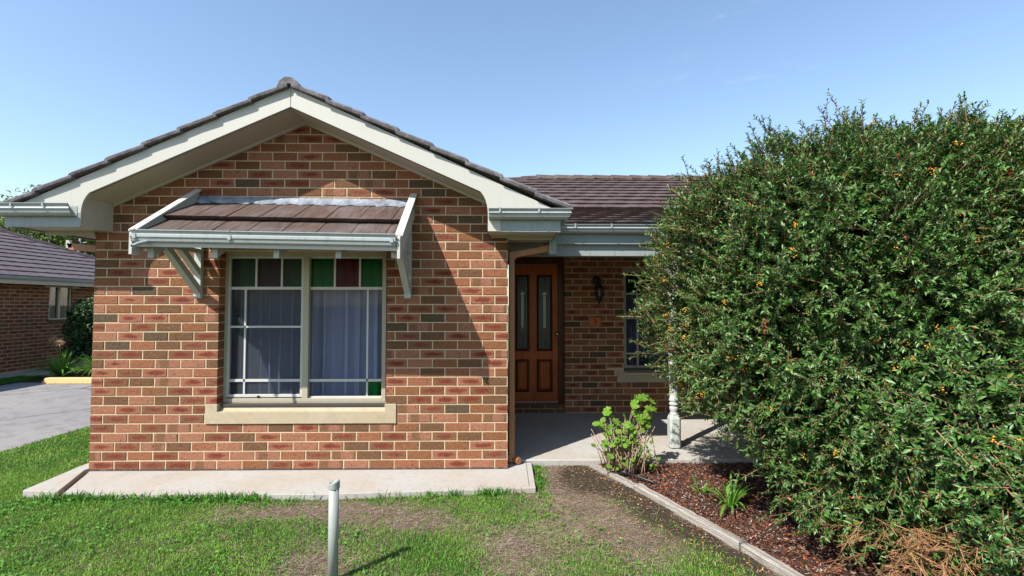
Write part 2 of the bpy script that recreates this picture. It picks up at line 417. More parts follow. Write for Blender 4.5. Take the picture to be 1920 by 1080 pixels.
def np_mesh(name, V, F, mat, col=None, parent=None, smooth=False, kind=None):
    """V (n,3), F (m,k) all same size k; col per-vertex (n,3)"""
    me = bpy.data.meshes.new(name); n = len(V); m, k = F.shape
    me.vertices.add(n); me.vertices.foreach_set('co', np.asarray(V, np.float32).ravel())
    me.loops.add(m*k); me.loops.foreach_set('vertex_index', np.asarray(F, np.int32).ravel())
    me.polygons.add(m); me.polygons.foreach_set('loop_start', np.arange(m, dtype=np.int32)*k)
    try: me.polygons.foreach_set('loop_total', np.full(m, k, np.int32))
    except Exception: pass
    if smooth: me.polygons.foreach_set('use_smooth', np.ones(m, bool))
    if col is not None:
        a = me.attributes.new('col', 'FLOAT_COLOR', 'POINT'); c4 = np.ones((n, 4), np.float32); c4[:, :3] = col
        a.data.foreach_set('color', c4.ravel())
    me.update(calc_edges=True); me.materials.append(mat)
    o = bpy.data.objects.new(name, me); link(o, parent)
    if kind: o['kind'] = kind
    return o

def rotmats(ax, ay, az):
    """columns = local axes given arrays (n,3) -> (n,3,3) with M@p"""
    return np.stack([ax, ay, az], axis=2)
def norm(a): return a / np.maximum(np.linalg.norm(a, axis=-1, keepdims=True), 1e-9)
def value_noise(x, y, sc, seed=0):
    r = np.random.default_rng(seed); g = r.random((64, 64)); X = x*sc + 500; Y = y*sc + 500
    xi = np.floor(X).astype(int); yi = np.floor(Y).astype(int); fx = X-xi; fy = Y-yi
    fx = fx*fx*(3-2*fx); fy = fy*fy*(3-2*fy)
    a = g[xi % 64, yi % 64]; b = g[(xi+1) % 64, yi % 64]; c = g[xi % 64, (yi+1) % 64]; d = g[(xi+1) % 64, (yi+1) % 64]
    return (a*(1-fx)+b*fx)*(1-fy) + (c*(1-fx)+d*fx)*fy
def fbm(x, y, sc, seed=0, o=4):
    t = 0; a = 1; s = 0
    for i in range(o): t = t + a*value_noise(x, y, sc*2**i, seed+i); s += a; a *= .55
    return t/s

# ------------------------------------------------------------------ bricks
PALETTE = [  # base colour, blotch, band, weight
    ((.36, .165, .10), 0, 0, 19), ((.31, .125, .062), 0, 0, 18), ((.155, .078, .036), 0, 0, 17), ((.088, .066, .038), 0, 0, 5),
    ((.25, .105, .044), 0, 0, 13), ((.34, .145, .085), 1, 0, 22), ((.20, .085, .04), 1, 0, 13), ((.33, .155, .10), 0, 1, 12), ((.25, .11, .065), .8, .7, 9)]
CM, BH, BL = .086, .076, .227
_wts = [p[3] for p in PALETTE]
class BrickMesh:
    def __init__(s): s.v = []; s.f = []; s.base = []; s.info = []; s.loc = []
    def brick(s, x0, x1, z0, z1, depth, typ, seed, org=(0, 0, 0), ux=(1, 0, 0), un=(0, -1, 0), cx=None):
        """face from x0..x1 (local), z0..z1, front at d=0, going depth inward"""
        r = random.Random(seed*7919+13); j = lambda a=.0012: r.uniform(-a, a)
        bv = .004; b = len(s.v); cx = (x0+x1)/2 if cx is None else cx
        pr = r.uniform(-.0015, .0015)
        P = [(x0+bv+j(), pr, z0+bv+j()), (x1-bv+j(), pr, z0+bv+j()), (x1-bv+j(), pr, z1-bv+j()), (x0+bv+j(), pr, z1-bv+j()),
             (x0, .004, z0), (x1, .004, z0), (x1, .004, z1), (x0, .004, z1), (x0, depth, z0), (x1, depth, z0), (x1, depth, z1), (x0, depth, z1)]
        for x, d, z in P:
            s.v.append((org[0]+ux[0]*x-un[0]*d, org[1]+ux[1]*x-un[1]*d, org[2]+z))
            s.base.append((*typ[0], 1)); s.info.append((typ[1], typ[2], (seed % 997)/997.0)); s.loc.append((x-cx, d, z-z0))
        F = [(0,1,2,3),(4,5,1,0),(5,6,2,1),(6,7,3,2),(7,4,0,3),(8,9,5,4),(9,10,6,5),(10,11,7,6),(11,8,4,7)]
        s.f += [tuple(i+b for i in f) for f in F]
    def mesh(s, name):
        me = bpy.data.meshes.new(name); me.from_pydata(s.v, [], s.f); me.materials.append(M['brick'])
        a = me.attributes.new('base', 'FLOAT_COLOR', 'POINT'); a.data.foreach_set('color', np.array(s.base, np.float32).ravel())
        a = me.attributes.new('info', 'FLOAT_VECTOR', 'POINT'); a.data.foreach_set('vector', np.array(s.info, np.float32).ravel())
        a = me.attributes.new('loc', 'FLOAT_VECTOR', 'POINT'); a.data.foreach_set('vector', np.array(s.loc, np.float32).ravel())
        return me
_cache = {}
def brick_object(parent, x0, x1, z0, z1, depth, ti, sv, org, ux, un, cxo):
    """one brick as an object of its own; meshes shared by kind, length and height"""
    L_, H_ = round(x1-x0, 3), round(z1-z0, 3); rel = round(cxo-(x0+x1)/2, 2)
    key = (L_, H_, depth, ti, sv, rel)
    if key not in _cache:
        b = BrickMesh(); b.brick(-L_/2, L_/2, 0, H_, depth, PALETTE[ti], ti*31+sv*7+3, cx=rel); _cache[key] = b.mesh('brick')
    o = bpy.data.objects.new('brick', _cache[key]); COL.objects.link(o); o.parent = parent
    c = (x0+x1)/2
    o.location = (org[0]+ux[0]*c, org[1]+ux[1]*c, org[2]+z0)
    o.rotation_euler = (0, 0, math.atan2(ux[1], ux[0]))
    return o
def course_bricks(length, n, pitch, holes=(), keep=None, odd_full=True, z0=0.0, rnd=None):
    """returns list of (x0,x1,z0,z1,ti,cx) clipped by holes"""
    rnd = rnd or random.Random(5); out = []; last = None
    for k in range(n):
        full = (k % 2 == 0) == odd_full
        xs = 0.0 if full else -(pitch/2 + .0) + .0
        x = 0.0; first = True; zb = z0 + k*CM + .010; zt = z0 + (k+1)*CM
        while x < length - .03:
            L_ = pitch - .010
            if first and not full: L_ = pitch/2 - .010
            x1 = min(x+L_, length); first = False
            if length - x1 < .012: x1 = length
            ti = rnd.choices(range(len(PALETTE)), _wts)[0]
            if ti == last: ti = rnd.choices(range(len(PALETTE)), _wts)[0]
            last = ti; segs = [(x, x1, zb, zt)]
            cxo = (x+x1)/2
            for hx0, hx1, hz0, hz1 in holes:
                ns = []
                for a, b, c, d in segs:
                    if b <= hx0+.002 or a >= hx1-.002 or d <= hz0+.002 or c >= hz1-.002: ns.append((a, b, c, d)); continue
                    if d > hz1+.02 and c < hz1: ns.append((a, b, hz1+.002, d)); continue
                    if c < hz0-.02 and d > hz0: ns.append((a, b, c, hz0-.002)); continue
                    if a < hx0-.03: ns.append((a, hx0, c, d))
                    if b > hx1+.03: ns.append((hx1, b, c, d))
                segs = ns
            for q in segs:
                if keep is None or keep((q[0]+q[1])/2, (q[2]+q[3])/2): out.append((*q, ti, cxo))
            x = x1 + .010
    return out
CAMP = np.array(camo.location); FW = np.array([math.sin(.01608)*math.cos(.03475), math.cos(.01608)*math.cos(.03475), math.sin(.03475)])
def in_view(P, mu=1.13, mv=.66):
    d = np.array(P)-CAMP; z = d@FW
    if z < .2: return False
    rgt = np.array([math.cos(.01608), -math.sin(.01608), 0]); up = np.cross(rgt, FW)
    return abs(d@rgt/z) < mu and abs(d@up/z) < mv
def lay_bricks(wall, lst, org, ux, un, depth, n_obj, seed=1, occl=None):
    """the n_obj bricks that show largest become objects, the rest one 'stuff' part"""
    un3 = np.array(un, float); rank = []
    for i, (x0, x1, z0, z1, ti, cx) in enumerate(lst):
        c = np.array([org[0]+ux[0]*(x0+x1)/2, org[1]+ux[1]*(x0+x1)/2, org[2]+(z0+z1)/2])
        d = CAMP-c; r = np.linalg.norm(d); cosv = max(0, d@un3/r)
        a = (x1-x0)*(z1-z0)*cosv/r**2
        if not in_view(c) or (occl and occl(c)): a = 0
        rank.append((a, i))
    rank.sort(reverse=True); top = set(i for a, i in rank[:n_obj] if a > 0)
    rest = BrickMesh(); rr = random.Random(seed)
    for i, (x0, x1, z0, z1, ti, cx) in enumerate(lst):
        if i in top: brick_object(wall, x0, x1, z0, z1, depth, ti, rr.randrange(5), org, ux, un, cx)
        else: rest.brick(x0, x1, z0, z1, depth, PALETTE[ti], i*13+seed, org, ux, un, cx)
    if rest.v:
        o = bpy.data.objects.new('brick_courses', rest.mesh('brick_courses')); link(o, wall); o['kind'] = 'stuff'
    return len(top)

# ================================================================== GROUND
def in_poly(x, y, poly):
    inside = np.zeros(x.shape, bool); n = len(poly)
    for i in range(n):
        x0, y0 = poly[i]; x1, y1 = poly[(i+1) % n]
        c = ((y0 > y) != (y1 > y)) & (x < (x1-x0)*(y-y0)/((y1-y0) or 1e-9)+x0); inside ^= c
    return inside
def g_blob(x, y, cx, cy, rx, ry): return np.exp(-(((x-cx)/rx)**2+((y-cy)/ry)**2))
EDGE = [(4.765, .155), (5.254, -.967), (5.571, -1.821), (5.86, -2.7), (6.2, -3.8)]
def edge_x(y):
    ys = [p[1] for p in EDGE][::-1]; xs = [p[0] for p in EDGE][::-1]; return np.interp(y, ys, xs)
def green(x, y):
    """0..1 how much living grass grows here"""
    n = fbm(x, y, 2.3, 3); n2 = fbm(x, y, 9.0, 9)
    g = 1.05 - .18*np.clip((x-1.6)/1.6, 0, 1) + (n-.5)*.9
    dry = 1.1*g_blob(x, y, 2.55, -.80, .80, .20) + .75*g_blob(x, y, 3.25, -1.05, .45, .16) + .62*g_blob(x, y, 4.35, -.75, .50, .40) + .6*g_blob(x, y, 4.75, -1.2, .35, .35) + .5*g_blob(x, y, 3.95, -1.5, .25, .4) + .55*g_blob(x, y, 2.75, -1.6, .25, .25)
    dry = dry + 1.3*np.clip(1-(edge_x(y)-x)/.36, 0, 1)*(y > -2.1) + 1.5*g_blob(x, y, 4.55, -.15, .36, .42)
    n4 = fbm(x, y, 17.0, 19); g = g - dry*(.80+.9*(n2-.35)) + .35*(n2-.5) + dry*(n4-.5)*1.3
    g = g + .5*g_blob(x, y, 4.22, -.25, .06, .5) + .30*g_blob(x, y, 3.75, -.62, .40, .12) + .3*g_blob(x, y, 3.9, -.95, .3, .2)
    return np.clip(g, 0, 1)
def soil_dark(x, y):
    d = edge_x(y)-x
    w = (fbm(x, y, 5.0, 55)-.5)*.25; return np.clip(g_blob(x, y, 4.58, -.10, .20, .34)*1.6 + np.exp(-((d-.20+w)/.20)**2)*np.clip((-y-.0)*2.5, 0, 1)*np.clip((y+2.1)*2, 0, 1)*1.25, 0, 1)
def ground_h(x, y): return -.045 + .012*(fbm(x, y, 3.0, 21)-.5) + .008*(fbm(x, y, 14.0, 22)-.5) + .014*soil_dark(x, y)
def ground_patch(name, x0, x1, y0, y1, step, colfn, zfn, kind='structure', mat=None):
    nx = int((x1-x0)/step)+1; ny = int((y1-y0)/step)+1
    X, Y = np.meshgrid(np.linspace(x0, x1, nx), np.linspace(y0, y1, ny)); X = X.ravel(); Y = Y.ravel()
    V = np.stack([X, Y, zfn(X, Y)], 1)
    i = np.arange(nx-1)[None, :] + np.arange(ny-1)[:, None]*nx; i = i.ravel()
    F = np.stack([i, i+1, i+nx+1, i+nx], 1)
    o = np_mesh(name, V, F, mat or M['ground'], colfn(X, Y), smooth=True, kind=kind); return o
def lawn_col(x, y):
    g = green(x, y)[:, None]; n = fbm(x, y, 20, 31)[:, None]; n3 = fbm(x, y, 5, 35)[:, None]; s = soil_dark(x, y)[:, None]
    straw = np.array([.37, .28, .205]); dirt = np.array([.20, .135, .09]); gr = np.array([.07, .095, .03]); dark = np.array([.058, .043, .031])
    c = dirt + (straw-dirt)*np.clip((n-.3)*2.2, 0, 1)
    c = c + (dark-c)*np.clip(s*1.15 - (n3-.5)*.8, 0, 1)*.9
    return c + (gr-c)*np.clip((g-.35)*1.6, 0, 1)*.8
ground_patch('lawn', -1.56, 7.2, -4.6, .3, .035, lawn_col, ground_h)
ground_patch('side_lawn', -1.56, .02, .3, 16.0, .12, lawn_col, ground_h)
# wide base sheet to the horizon
g = MB(); g.add([(-900, -900, -.16), (900, -900, -.16), (900, 900, -.16), (-900, 900, -.16)], [(0, 1, 2, 3)])
o = g.build('ground', M['ground']); o['kind'] = 'structure'
a = o.data.attributes.new('col', 'FLOAT_COLOR', 'POINT'); a.data.foreach_set('color', [.12, .13, .05, 1]*4)
# driveway
g = MB(); g.add([(-9.5, -12, -.075), (-1.58, -12, -.075), (-1.56, 30, -.075), (-9.5, 30, -.075)], [(0, 1, 2, 3)])
o = g.build('driveway', M['asphalt']); o['kind'] = 'structure'
g = MB(); g.box(-7.5, -6.85, -2, 30, -.12, -.008)
o = g.build('side_path', M['concrete']); o['kind'] = 'structure'
# apron and porch slab
g = MB(); g.prism([(0.015, .0), (3.913, .0), (3.913, .15), (4.147, .19), (4.147, -.47), (2.38, -.585), (.255, -.545)], 'z', -.09, 0.0)
o = g.build('footpath_apron', M['concrete'], bevel=.006); o['kind'] = 'structure'
g = MB(); g.prism([(-.03, -.005), (-.03, 9), (-.19, 9), (-.17, .1), (-.12, -.49), (.20, -.53)], 'z', -.09, .012)
o = g.build('side_apron', M['concrete'], bevel=.006); o['kind'] = 'structure'
g = MB(); g.box(3.93, 11.0, .193, 2.25, -.1, .022)
o = g.build('porch_slab', M['concrete'], bevel=.012); o['kind'] = 'structure'
g = MB(); g.box(4.09, 4.094, -.44, .18, .0005, .0015); g.box(4.0, 4.147, .190, .1925, .0, .004)
o = g.build('apron_joint', M['dark_strip']); o['kind'] = 'structure'
# garden bed (mulch base)
def bed_col(x, y):
    n = fbm(x, y, 30, 41)[:, None]; return np.array([.06, .033, .024]) + (np.array([.15, .08, .056])-np.array([.06, .033, .024]))*n
def bed_h(x, y):
    return np.where(x > edge_x(y)+.02, -.022 + .03*(fbm(x, y, 6, 44)-.5) + .05*np.clip((x-6)/3, 0, 1), -.3)
ground_patch('garden_bed', 4.7, 12.5, -4.2, .19, .05, bed_col, bed_h)

# ================================================================== MAIN HOUSE
house = empty('brick_house', 'red and brown brick house with cream gable and shaded timber front door', 'house')
ZR = lambda x: 3.309 - .445*abs(x-1.97)          # underside of the rake at the wall face
OP = (1.176, 2.757, .55, 2.064); SILL = (1.072, 2.858, .432, .614)
def wall_mass(name, parts, parent=house):
    mb = MB()
    for p in parts: mb.prism(p[0], p[1], p[2], p[3]) if len(p) == 4 else mb.box(*p)
    return mb.build(name, M['mortar'], parent)
t = .0035
fw = wall_mass('wall', [
    (t, OP[0]-t, t+.001, .23, -.05, 2.235), (OP[1]+t, 3.913-t, t+.001, .23, -.05, 2.235), (OP[0]-t, OP[1]+t, t+.001, .23, -.05, OP[2]-.02),
    (OP[0]-t, OP[1]+t, t+.001, .23, OP[3]+t, 2.235),
    ([(t, 2.235), (3.913-t, 2.235), (3.913-t, 2.42), (1.97, 3.36), (t, 2.44)], 'y', t+.001, .23)])
lst = course_bricks(3.913, 38, .237, [SILL, OP], keep=lambda x, z: z < ZR(x)+.05)
occ = lambda c: (.95 < c[0] < 3.0 and 2.06 < c[2] < 2.5)
N1 = lay_bricks(fw, lst, (0, 0, 0), (1, 0, 0), (0, -1, 0), .105, 300, 3, occ)
dm = MB(); rr = random.Random(2); n = 90
for i in range(n):
    a_, b_ = 3.905*i/n+.003, 3.905*(i+1)/n+.0028; e_ = rr.uniform(0, .005)
    dm.box(a_, b_, -.004-e_*.6, .004, .0004, .006+e_)
o = dm.build('gap_shade_strip', M['dark_strip'], fw); o['kind'] = 'stuff'  # dark strip added to stand in for the shaded gap between bricks and apron
# side walls of the front room
sw = wall_mass('side_wall', [(3.70, 3.913-t, .23, 2.45, -.05, 2.3)])
lay_bricks(sw, course_bricks(2.1, 27, .237, odd_full=False, rnd=random.Random(8)), (3.913, .12, 0), (0, 1, 0), (1, 0, 0), .1, 0, 4)
lw = wall_mass('side_wall', [(t, .23, .23, 9.0, -.05, 2.3)])
lay_bricks(lw, course_bricks(8.6, 27, .237, odd_full=False, rnd=random.Random(9)), (0, 8.72, 0), (0, -1, 0), (-1, 0, 0), .1, 0, 5)
# porch wall (Y = 2.236)
PY = 2.236
PW0 = 4.735; WIN2 = (5.58, 7.30, .60, 2.07); SILL2 = (5.48, 7.40, .449, .652)
pw = wall_mass('wall', [(PW0+t, WIN2[0]-t, PY+t, PY+.23, 0, 2.35), (WIN2[0]-t, WIN2[1]+t, PY+t, PY+.23, 0, WIN2[2]-.02), (WIN2[0]-t, WIN2[1]+t, PY+t, PY+.23, WIN2[3]+t, 2.35), (WIN2[1]+t, 11, PY+t, PY+.23, 0, 2.35)])
lay_bricks(pw, [(a, b, c, d, e, f) for a, b, c, d, e, f in course_bricks(6.2, 27, .24, [(WIN2[0]-PW0, WIN2[1]-PW0, WIN2[2], WIN2[3]-.0), (SILL2[0]-PW0, SILL2[1]-PW0, SILL2[2]-.02, SILL2[3]-.02)], odd_full=True, z0=0, rnd=random.Random(21))],
           (PW0, PY, .02), (1, 0, 0), (0, -1, 0), .1, 0, 6)
# brick step under the door
st = MB(); st.box(3.93, PW0-.004, PY+.012, PY+.35, 0, .128)
step = st.build('door_step', M['mortar'], house)
bmh = 0
for k, z0 in enumerate((.024, .085)):
    x = 3.93 + (.09 if k else 0)
    while x < PW0-.02:
        x1 = min(x+.215, PW0-.006)
        brick_object(step, x, x1, z0, z0+.052, .1, 2, k, (0, PY-.002, 0), (1, 0, 0), (0, -1, 0), (x+x1)/2)
        x = x1+.008
for k in range(4):
    brick_object(step, 3.935+k*.2, 3.935+k*.2+.19, .1385, .150, .12, 2, k, (0, PY-.01, 0), (1, 0, 0), (0, -1, 0), 4.03+k*.2)

# ---- window sill (cream cast sill with raised ends)
def sill(x0, x1, zb, zt, y0, oin0, oin1, name='window_sill'):
    mb = MB(); zf = zb + (zt-zb)*.62
    mb.prism([(x0, zb), (x1, zb), (x1, zt), (oin1, zt), (oin1, zf), (oin0, zf), (oin0, zt), (x0, zt)], 'y', y0, y0+.03)
    mb.add([(oin0, y0+.0302, zf), (oin1, y0+.0302, zf), (oin1, y0+.13, zt+.012), (oin0, y0+.13, zt+.012), (oin0, y0+.0302, zb), (oin1, y0+.0302, zb), (oin1, y0+.13, zb), (oin0, y0+.13, zb)],
           [(0, 1, 2, 3), (4, 7, 6, 5), (0, 3, 7, 4), (1, 5, 6, 2)])
    mb.box(x0+.004, oin0-.001, y0+.0301, y0+.1, zb+.003, zt-.003); mb.box(oin1+.001, x1-.004, y0+.0301, y0+.1, zb+.003, zt-.003)
    return mb.build(name, M['sill'], house, bevel=.004)
sill(SILL[0], SILL[1], SILL[2], SILL[3], -.012, OP[0]+.008, OP[1]-.008)
sill(SILL2[0], SILL2[1], SILL2[2], SILL2[3]-.04, PY-.012, WIN2[0]+.01, WIN2[1]-.01)

# ---- front window
def bar(mb, x0, x1, z0, z1, y0, y1): mb.box(x0, x1, y0, y1, z0, z1)
# pixel helper on the plane Y=.1 (used for measured joinery lines only)
def wx(u, y=.1): return 3.878 + ((u-945.5)/900)*(y+4.5955)*1.0
def wz(v, y=.1): return 1.551 - ((v-571.3)/900)*(y+4.5955)
win = MB(); F0, F1, FT, FB = wx(424), wx(725.5), wz(472), wz(751)
FY = .095
bar(win, F0, F0+.045, FB, FT, FY, FY+.09); bar(win, F1-.04, F1, FB, FT, FY, FY+.09)
bar(win, F0+.045, F1-.04, FT-.05, FT, FY+.0, FY+.09); bar(win, F0+.045, F1-.04, FB, FB+.035, FY+.0, FY+.09)
mx0, mx1 = wx(571), wx(582)
bar(win, mx0, mx1, FB+.035, FT-.05, FY+.002, FY+.09)
window = empty('window'); window.parent = house
win.build('frame', M['cream_metal'], window, bevel=.003)
flash = MB(); flash.box(OP[0]+.004, OP[1]-.004, .04, .094, FB-.028, FB-.006); flash.build('sill_flashing', M['dark_strip'], window)
def zp(y4): return wz(440+y4/2.7, .12)
def xp(x4): return wx(380+x4/2.7, .12)
# sashes: left one slides in front, with fly screen
for side, (a, b, y) in {'l': (146, 520, .105), 'r': (540, 920, .125)}.items():
    s_ = MB(); xa, xb = xp(a), xp(b); zt, zb = zp(112), zp(814 if side == 'l' else 825); w = .021
    if side == 'r': w = .018
    s_.box(xa, xa+w, y, y+.03, zb, zt); s_.box(xb-w, xb, y, y+.03, zb, zt); s_.box(xa+w, xb-w, y, y+.03, zt-w, zt); s_.box(xa+w, xb-w, y, y+.03, zb, zb+w+.006)
    s_.build('sash', M['sash'], window, bevel=.002)
    mu = MB(); d0, d1 = y+.004, y+.018
    hor = [(265, 279)] + ([(460, 470)] if side == 'l' else []) + [(725, 738) if side == 'l' else (727, 740)]
    for h0, h1 in hor: mu.box(xa+w, xb-w, d0, d1, zp(h1), zp(h0))
    tops = (283, 410) if side == 'l' else (671, 797)
    for q in tops: mu.box(xp(q)-.0085, xp(q)+.0085, d0, d1, zp(265), zt-w)
    q = 232 if side == 'l' else 838
    mu.box(xp(q)-.0085, xp(q)+.0085, d0, d1, zb+w, zp(279))
    mu.build('glazing_bar', M['sash'], window)
    gy = y+.021
    cells = [xa+w] + [xp(q) for q in tops] + [xb-w]
    for i, mt in enumerate(('glass_green', 'glass_red', 'glass_green')):
        p = MB(); p.box(cells[i]+.001, cells[i+1]-.001, gy, gy+.004, zp(272)+.001, zt-w); p.build('pane', M[mt], window)
    qx = xp(q)
    rows = [zp(272), zp(732), zb+w]
    for i in range(2):
        for (c0, c1) in ((xa+w, qx), (qx, xb-w)):
            mt = 'glass_green' if (i == 1 and ((side == 'r' and c0 == qx))) else 'glass'
            p = MB(); p.box(c0+.001, c1-.001, gy, gy+.004, rows[i+1]+.001, rows[i]-.001); p.build('pane', M[mt], window)
sc = MB(); sc.add([(xp(160), .1245, zp(812)), (xp(508), .1245, zp(812)), (xp(508), .1245, zp(118)), (xp(160), .1245, zp(118))], [(0, 1, 2, 3)])
sc.build('fly_screen', M['screen'], window)
lt = MB(); lt.box(xp(300), xp(312), .098, .104, zp(818), zp(806)); lt.build('latch', M['black_metal'], window)

def curtain(x0, x1, z0, z1, y, mat, folds, amp, label, seed, step=.012):
    r = np.random.default_rng(seed); n = int((x1-x0)/step*2); X = np.linspace(x0, x1, n)
    wv_ = np.interp(np.linspace(0, 1, n), np.linspace(0, 1, folds*2), r.uniform(.35, 1.9, folds*2)); ph = np.cumsum(wv_)/wv_.sum()*2*PI*folds
    am_ = np.interp(np.linspace(0, 1, n), np.linspace(0, 1, folds), r.uniform(.5, 1.15, folds))
    prof = amp*am_*(np.sin(ph) + .12*np.sin(ph*2.3+1.0+r.random()))
    zs = np.linspace(z0, z1, 6); V = []
    for j, z in enumerate(zs):
        k = 1.0 - .2*j/5
        V.append(np.stack([X + .42*amp*am_*np.sin(2*ph)*k + .004*np.sin(X*30+j), y+prof*k, np.full(n, z)], 1))
    V = np.concatenate(V); i = (np.arange(n-1)[None, :] + np.arange(5)[:, None]*n).ravel()
    Fq = np.stack([i, i+1, i+n+1, i+n], 1)
    o = np_mesh('curtain', V, Fq, mat, smooth=True); return tag(o, label, 'curtain', None)
curtain(1.19, 2.0, .62, 2.06, .30, M['curtain'], 8, .07, 'pale curtain with tight folds behind the sliding left half of the front window', 1)
curtain(1.97, 2.745, .62, 2.06, .30, M['curtain'], 6, .07, 'pale curtain with wide soft folds behind the right half of the front window', 2)
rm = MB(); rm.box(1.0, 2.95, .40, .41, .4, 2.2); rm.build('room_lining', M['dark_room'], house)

# ---- porch window
w2 = empty('window'); w2.parent = house; m2 = MB(); y = PY+.07
def px_(u): return 3.878 + ((u-945.5)/900)*(PY+.07+4.5955)
def pz_(v): return 1.551 - ((v-571.3)/900)*(PY+.07+4.5955)
X0, X1, ZT, ZB = WIN2[0]+.004, WIN2[1]-.004, WIN2[3]-.004, pz_(690)
m2.box(X0, X0+.05, y, y+.08, ZB, ZT); m2.box(X1-.05, X1, y, y+.08, ZB, ZT); m2.box(X0+.05, X1-.05, y, y+.08, ZT-.05, ZT); m2.box(X0+.05, X1-.05, y, y+.08, ZB, ZB+.04)
xm = (X0+X1)/2; m2.box(xm-.03, xm+.03, y, y+.08, ZB+.04, ZT-.05); m2.build('frame', M['cream_metal'], w2, bevel=.003)
gb = MB(); bars_z = [pz_(551), pz_(597), pz_(663)]
for z in bars_z: gb.box(X0+.05, xm-.03, y+.02, y+.035, z-.01, z+.01); gb.box(xm+.03, X1-.05, y+.02, y+.035, z-.01, z+.01)
for x in (X0+.05+.17, X1-.05-.17): gb.box(x-.01, x+.01, y+.0195, y+.0355, ZB+.04, bars_z[0])
gb.build('glazing_bar', M['sash'], w2)
for (a, b) in ((X0+.05, xm-.03), (xm+.03, X1-.05)):
    p = MB(); p.box(a, b, y+.038, y+.042, ZB+.04, bars_z[0]-.01); p.build('pane', M['glass'], w2)
    for k in range(3):
        c0 = a+(b-a)*k/3; c1 = a+(b-a)*(k+1)/3
        p = MB(); p.box(c0, c1-.004, y+.038, y+.042, bars_z[0]+.01, ZT-.05); p.build('pane', M['glass_red' if k == 1 else 'glass_green'], w2)
ds = MB(); ds.box(X0+.01, X1-.01, PY+.02, PY+.069, SILL2[3]-.03, ZB-.002); ds.build('sill_flashing', M['dark_strip'], w2)
curtain(X0, X1, .6, 2.06, PY+.22, M['curtain_b'], 26, .02, 'blue grey curtain behind the porch window half hidden by the bush', 5)
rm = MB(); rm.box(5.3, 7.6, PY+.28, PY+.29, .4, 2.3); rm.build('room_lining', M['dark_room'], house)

# ---- front door
door = empty('door'); door.parent = house; DY = PY+.10
def dx_(u, y=DY): return 3.878 + ((u-945.5)/900)*(y+4.5955)
def dz_(v, y=DY): return 1.551 - ((v-571.3)/900)*(y+4.5955)
fr = MB(); LX0, LX1 = 3.94, dx_(1046); LZ0, LZ1 = .165, dz_(496)
fr.box(LX1+.002, LX1+.045, DY-.05, DY+.06, .15, 2.26); fr.box(3.92, LX1+.002, DY-.05, DY+.06, LZ1+.003, 2.26); fr.box(LX1+.045, PW0-.002, DY-.03, DY+.06, .0, 2.26)
fr.build('frame', M['door_dark'], door, bevel=.004)
# leaf: stiles and rails with openings, so panels and glass are recessed
gl = [(dx_(969), dx_(990)), (dx_(1009), dx_(1033))]; gz = (dz_(655), dz_(518)); pz2 = (dz_(731), dz_(676))
dl = MB(); xs = [LX0] + [v for q in gl for v in q] + [LX1]; yf, yb = DY-.002, DY+.04
for i in (0, 2, 4): dl.box(xs[i], xs[i+1], yf, yb, LZ0, LZ1)
for i in (1, 3):
    for z0, z1 in ((LZ0, pz2[0]), (pz2[1], gz[0]), (gz[1], LZ1)): dl.box(xs[i]+.0002, xs[i+1]-.0002, yf, yb, z0, z1)
dl.build('leaf', M['door'], door)
def mould(x0, x1, z0, z1, y, w, d):
    mb = MB()
    mb.add([(x0-w, y, z0-w), (x1+w, y, z0-w), (x1+w, y, z1+w), (x0-w, y, z1+w), (x0, y-d, z0), (x1, y-d, z0), (x1, y-d, z1), (x0, y-d, z1), (x0+.006, y+.015, z0+.006), (x1-.006, y+.015, z0+.006), (x1-.006, y+.015, z1-.006), (x0+.006, y+.015, z1-.006)],
           [(0,1,5,4),(1,2,6,5),(2,3,7,6),(3,0,4,7),(4,5,9,8),(5,6,10,9),(6,7,11,10),(7,4,8,11)])
    return mb
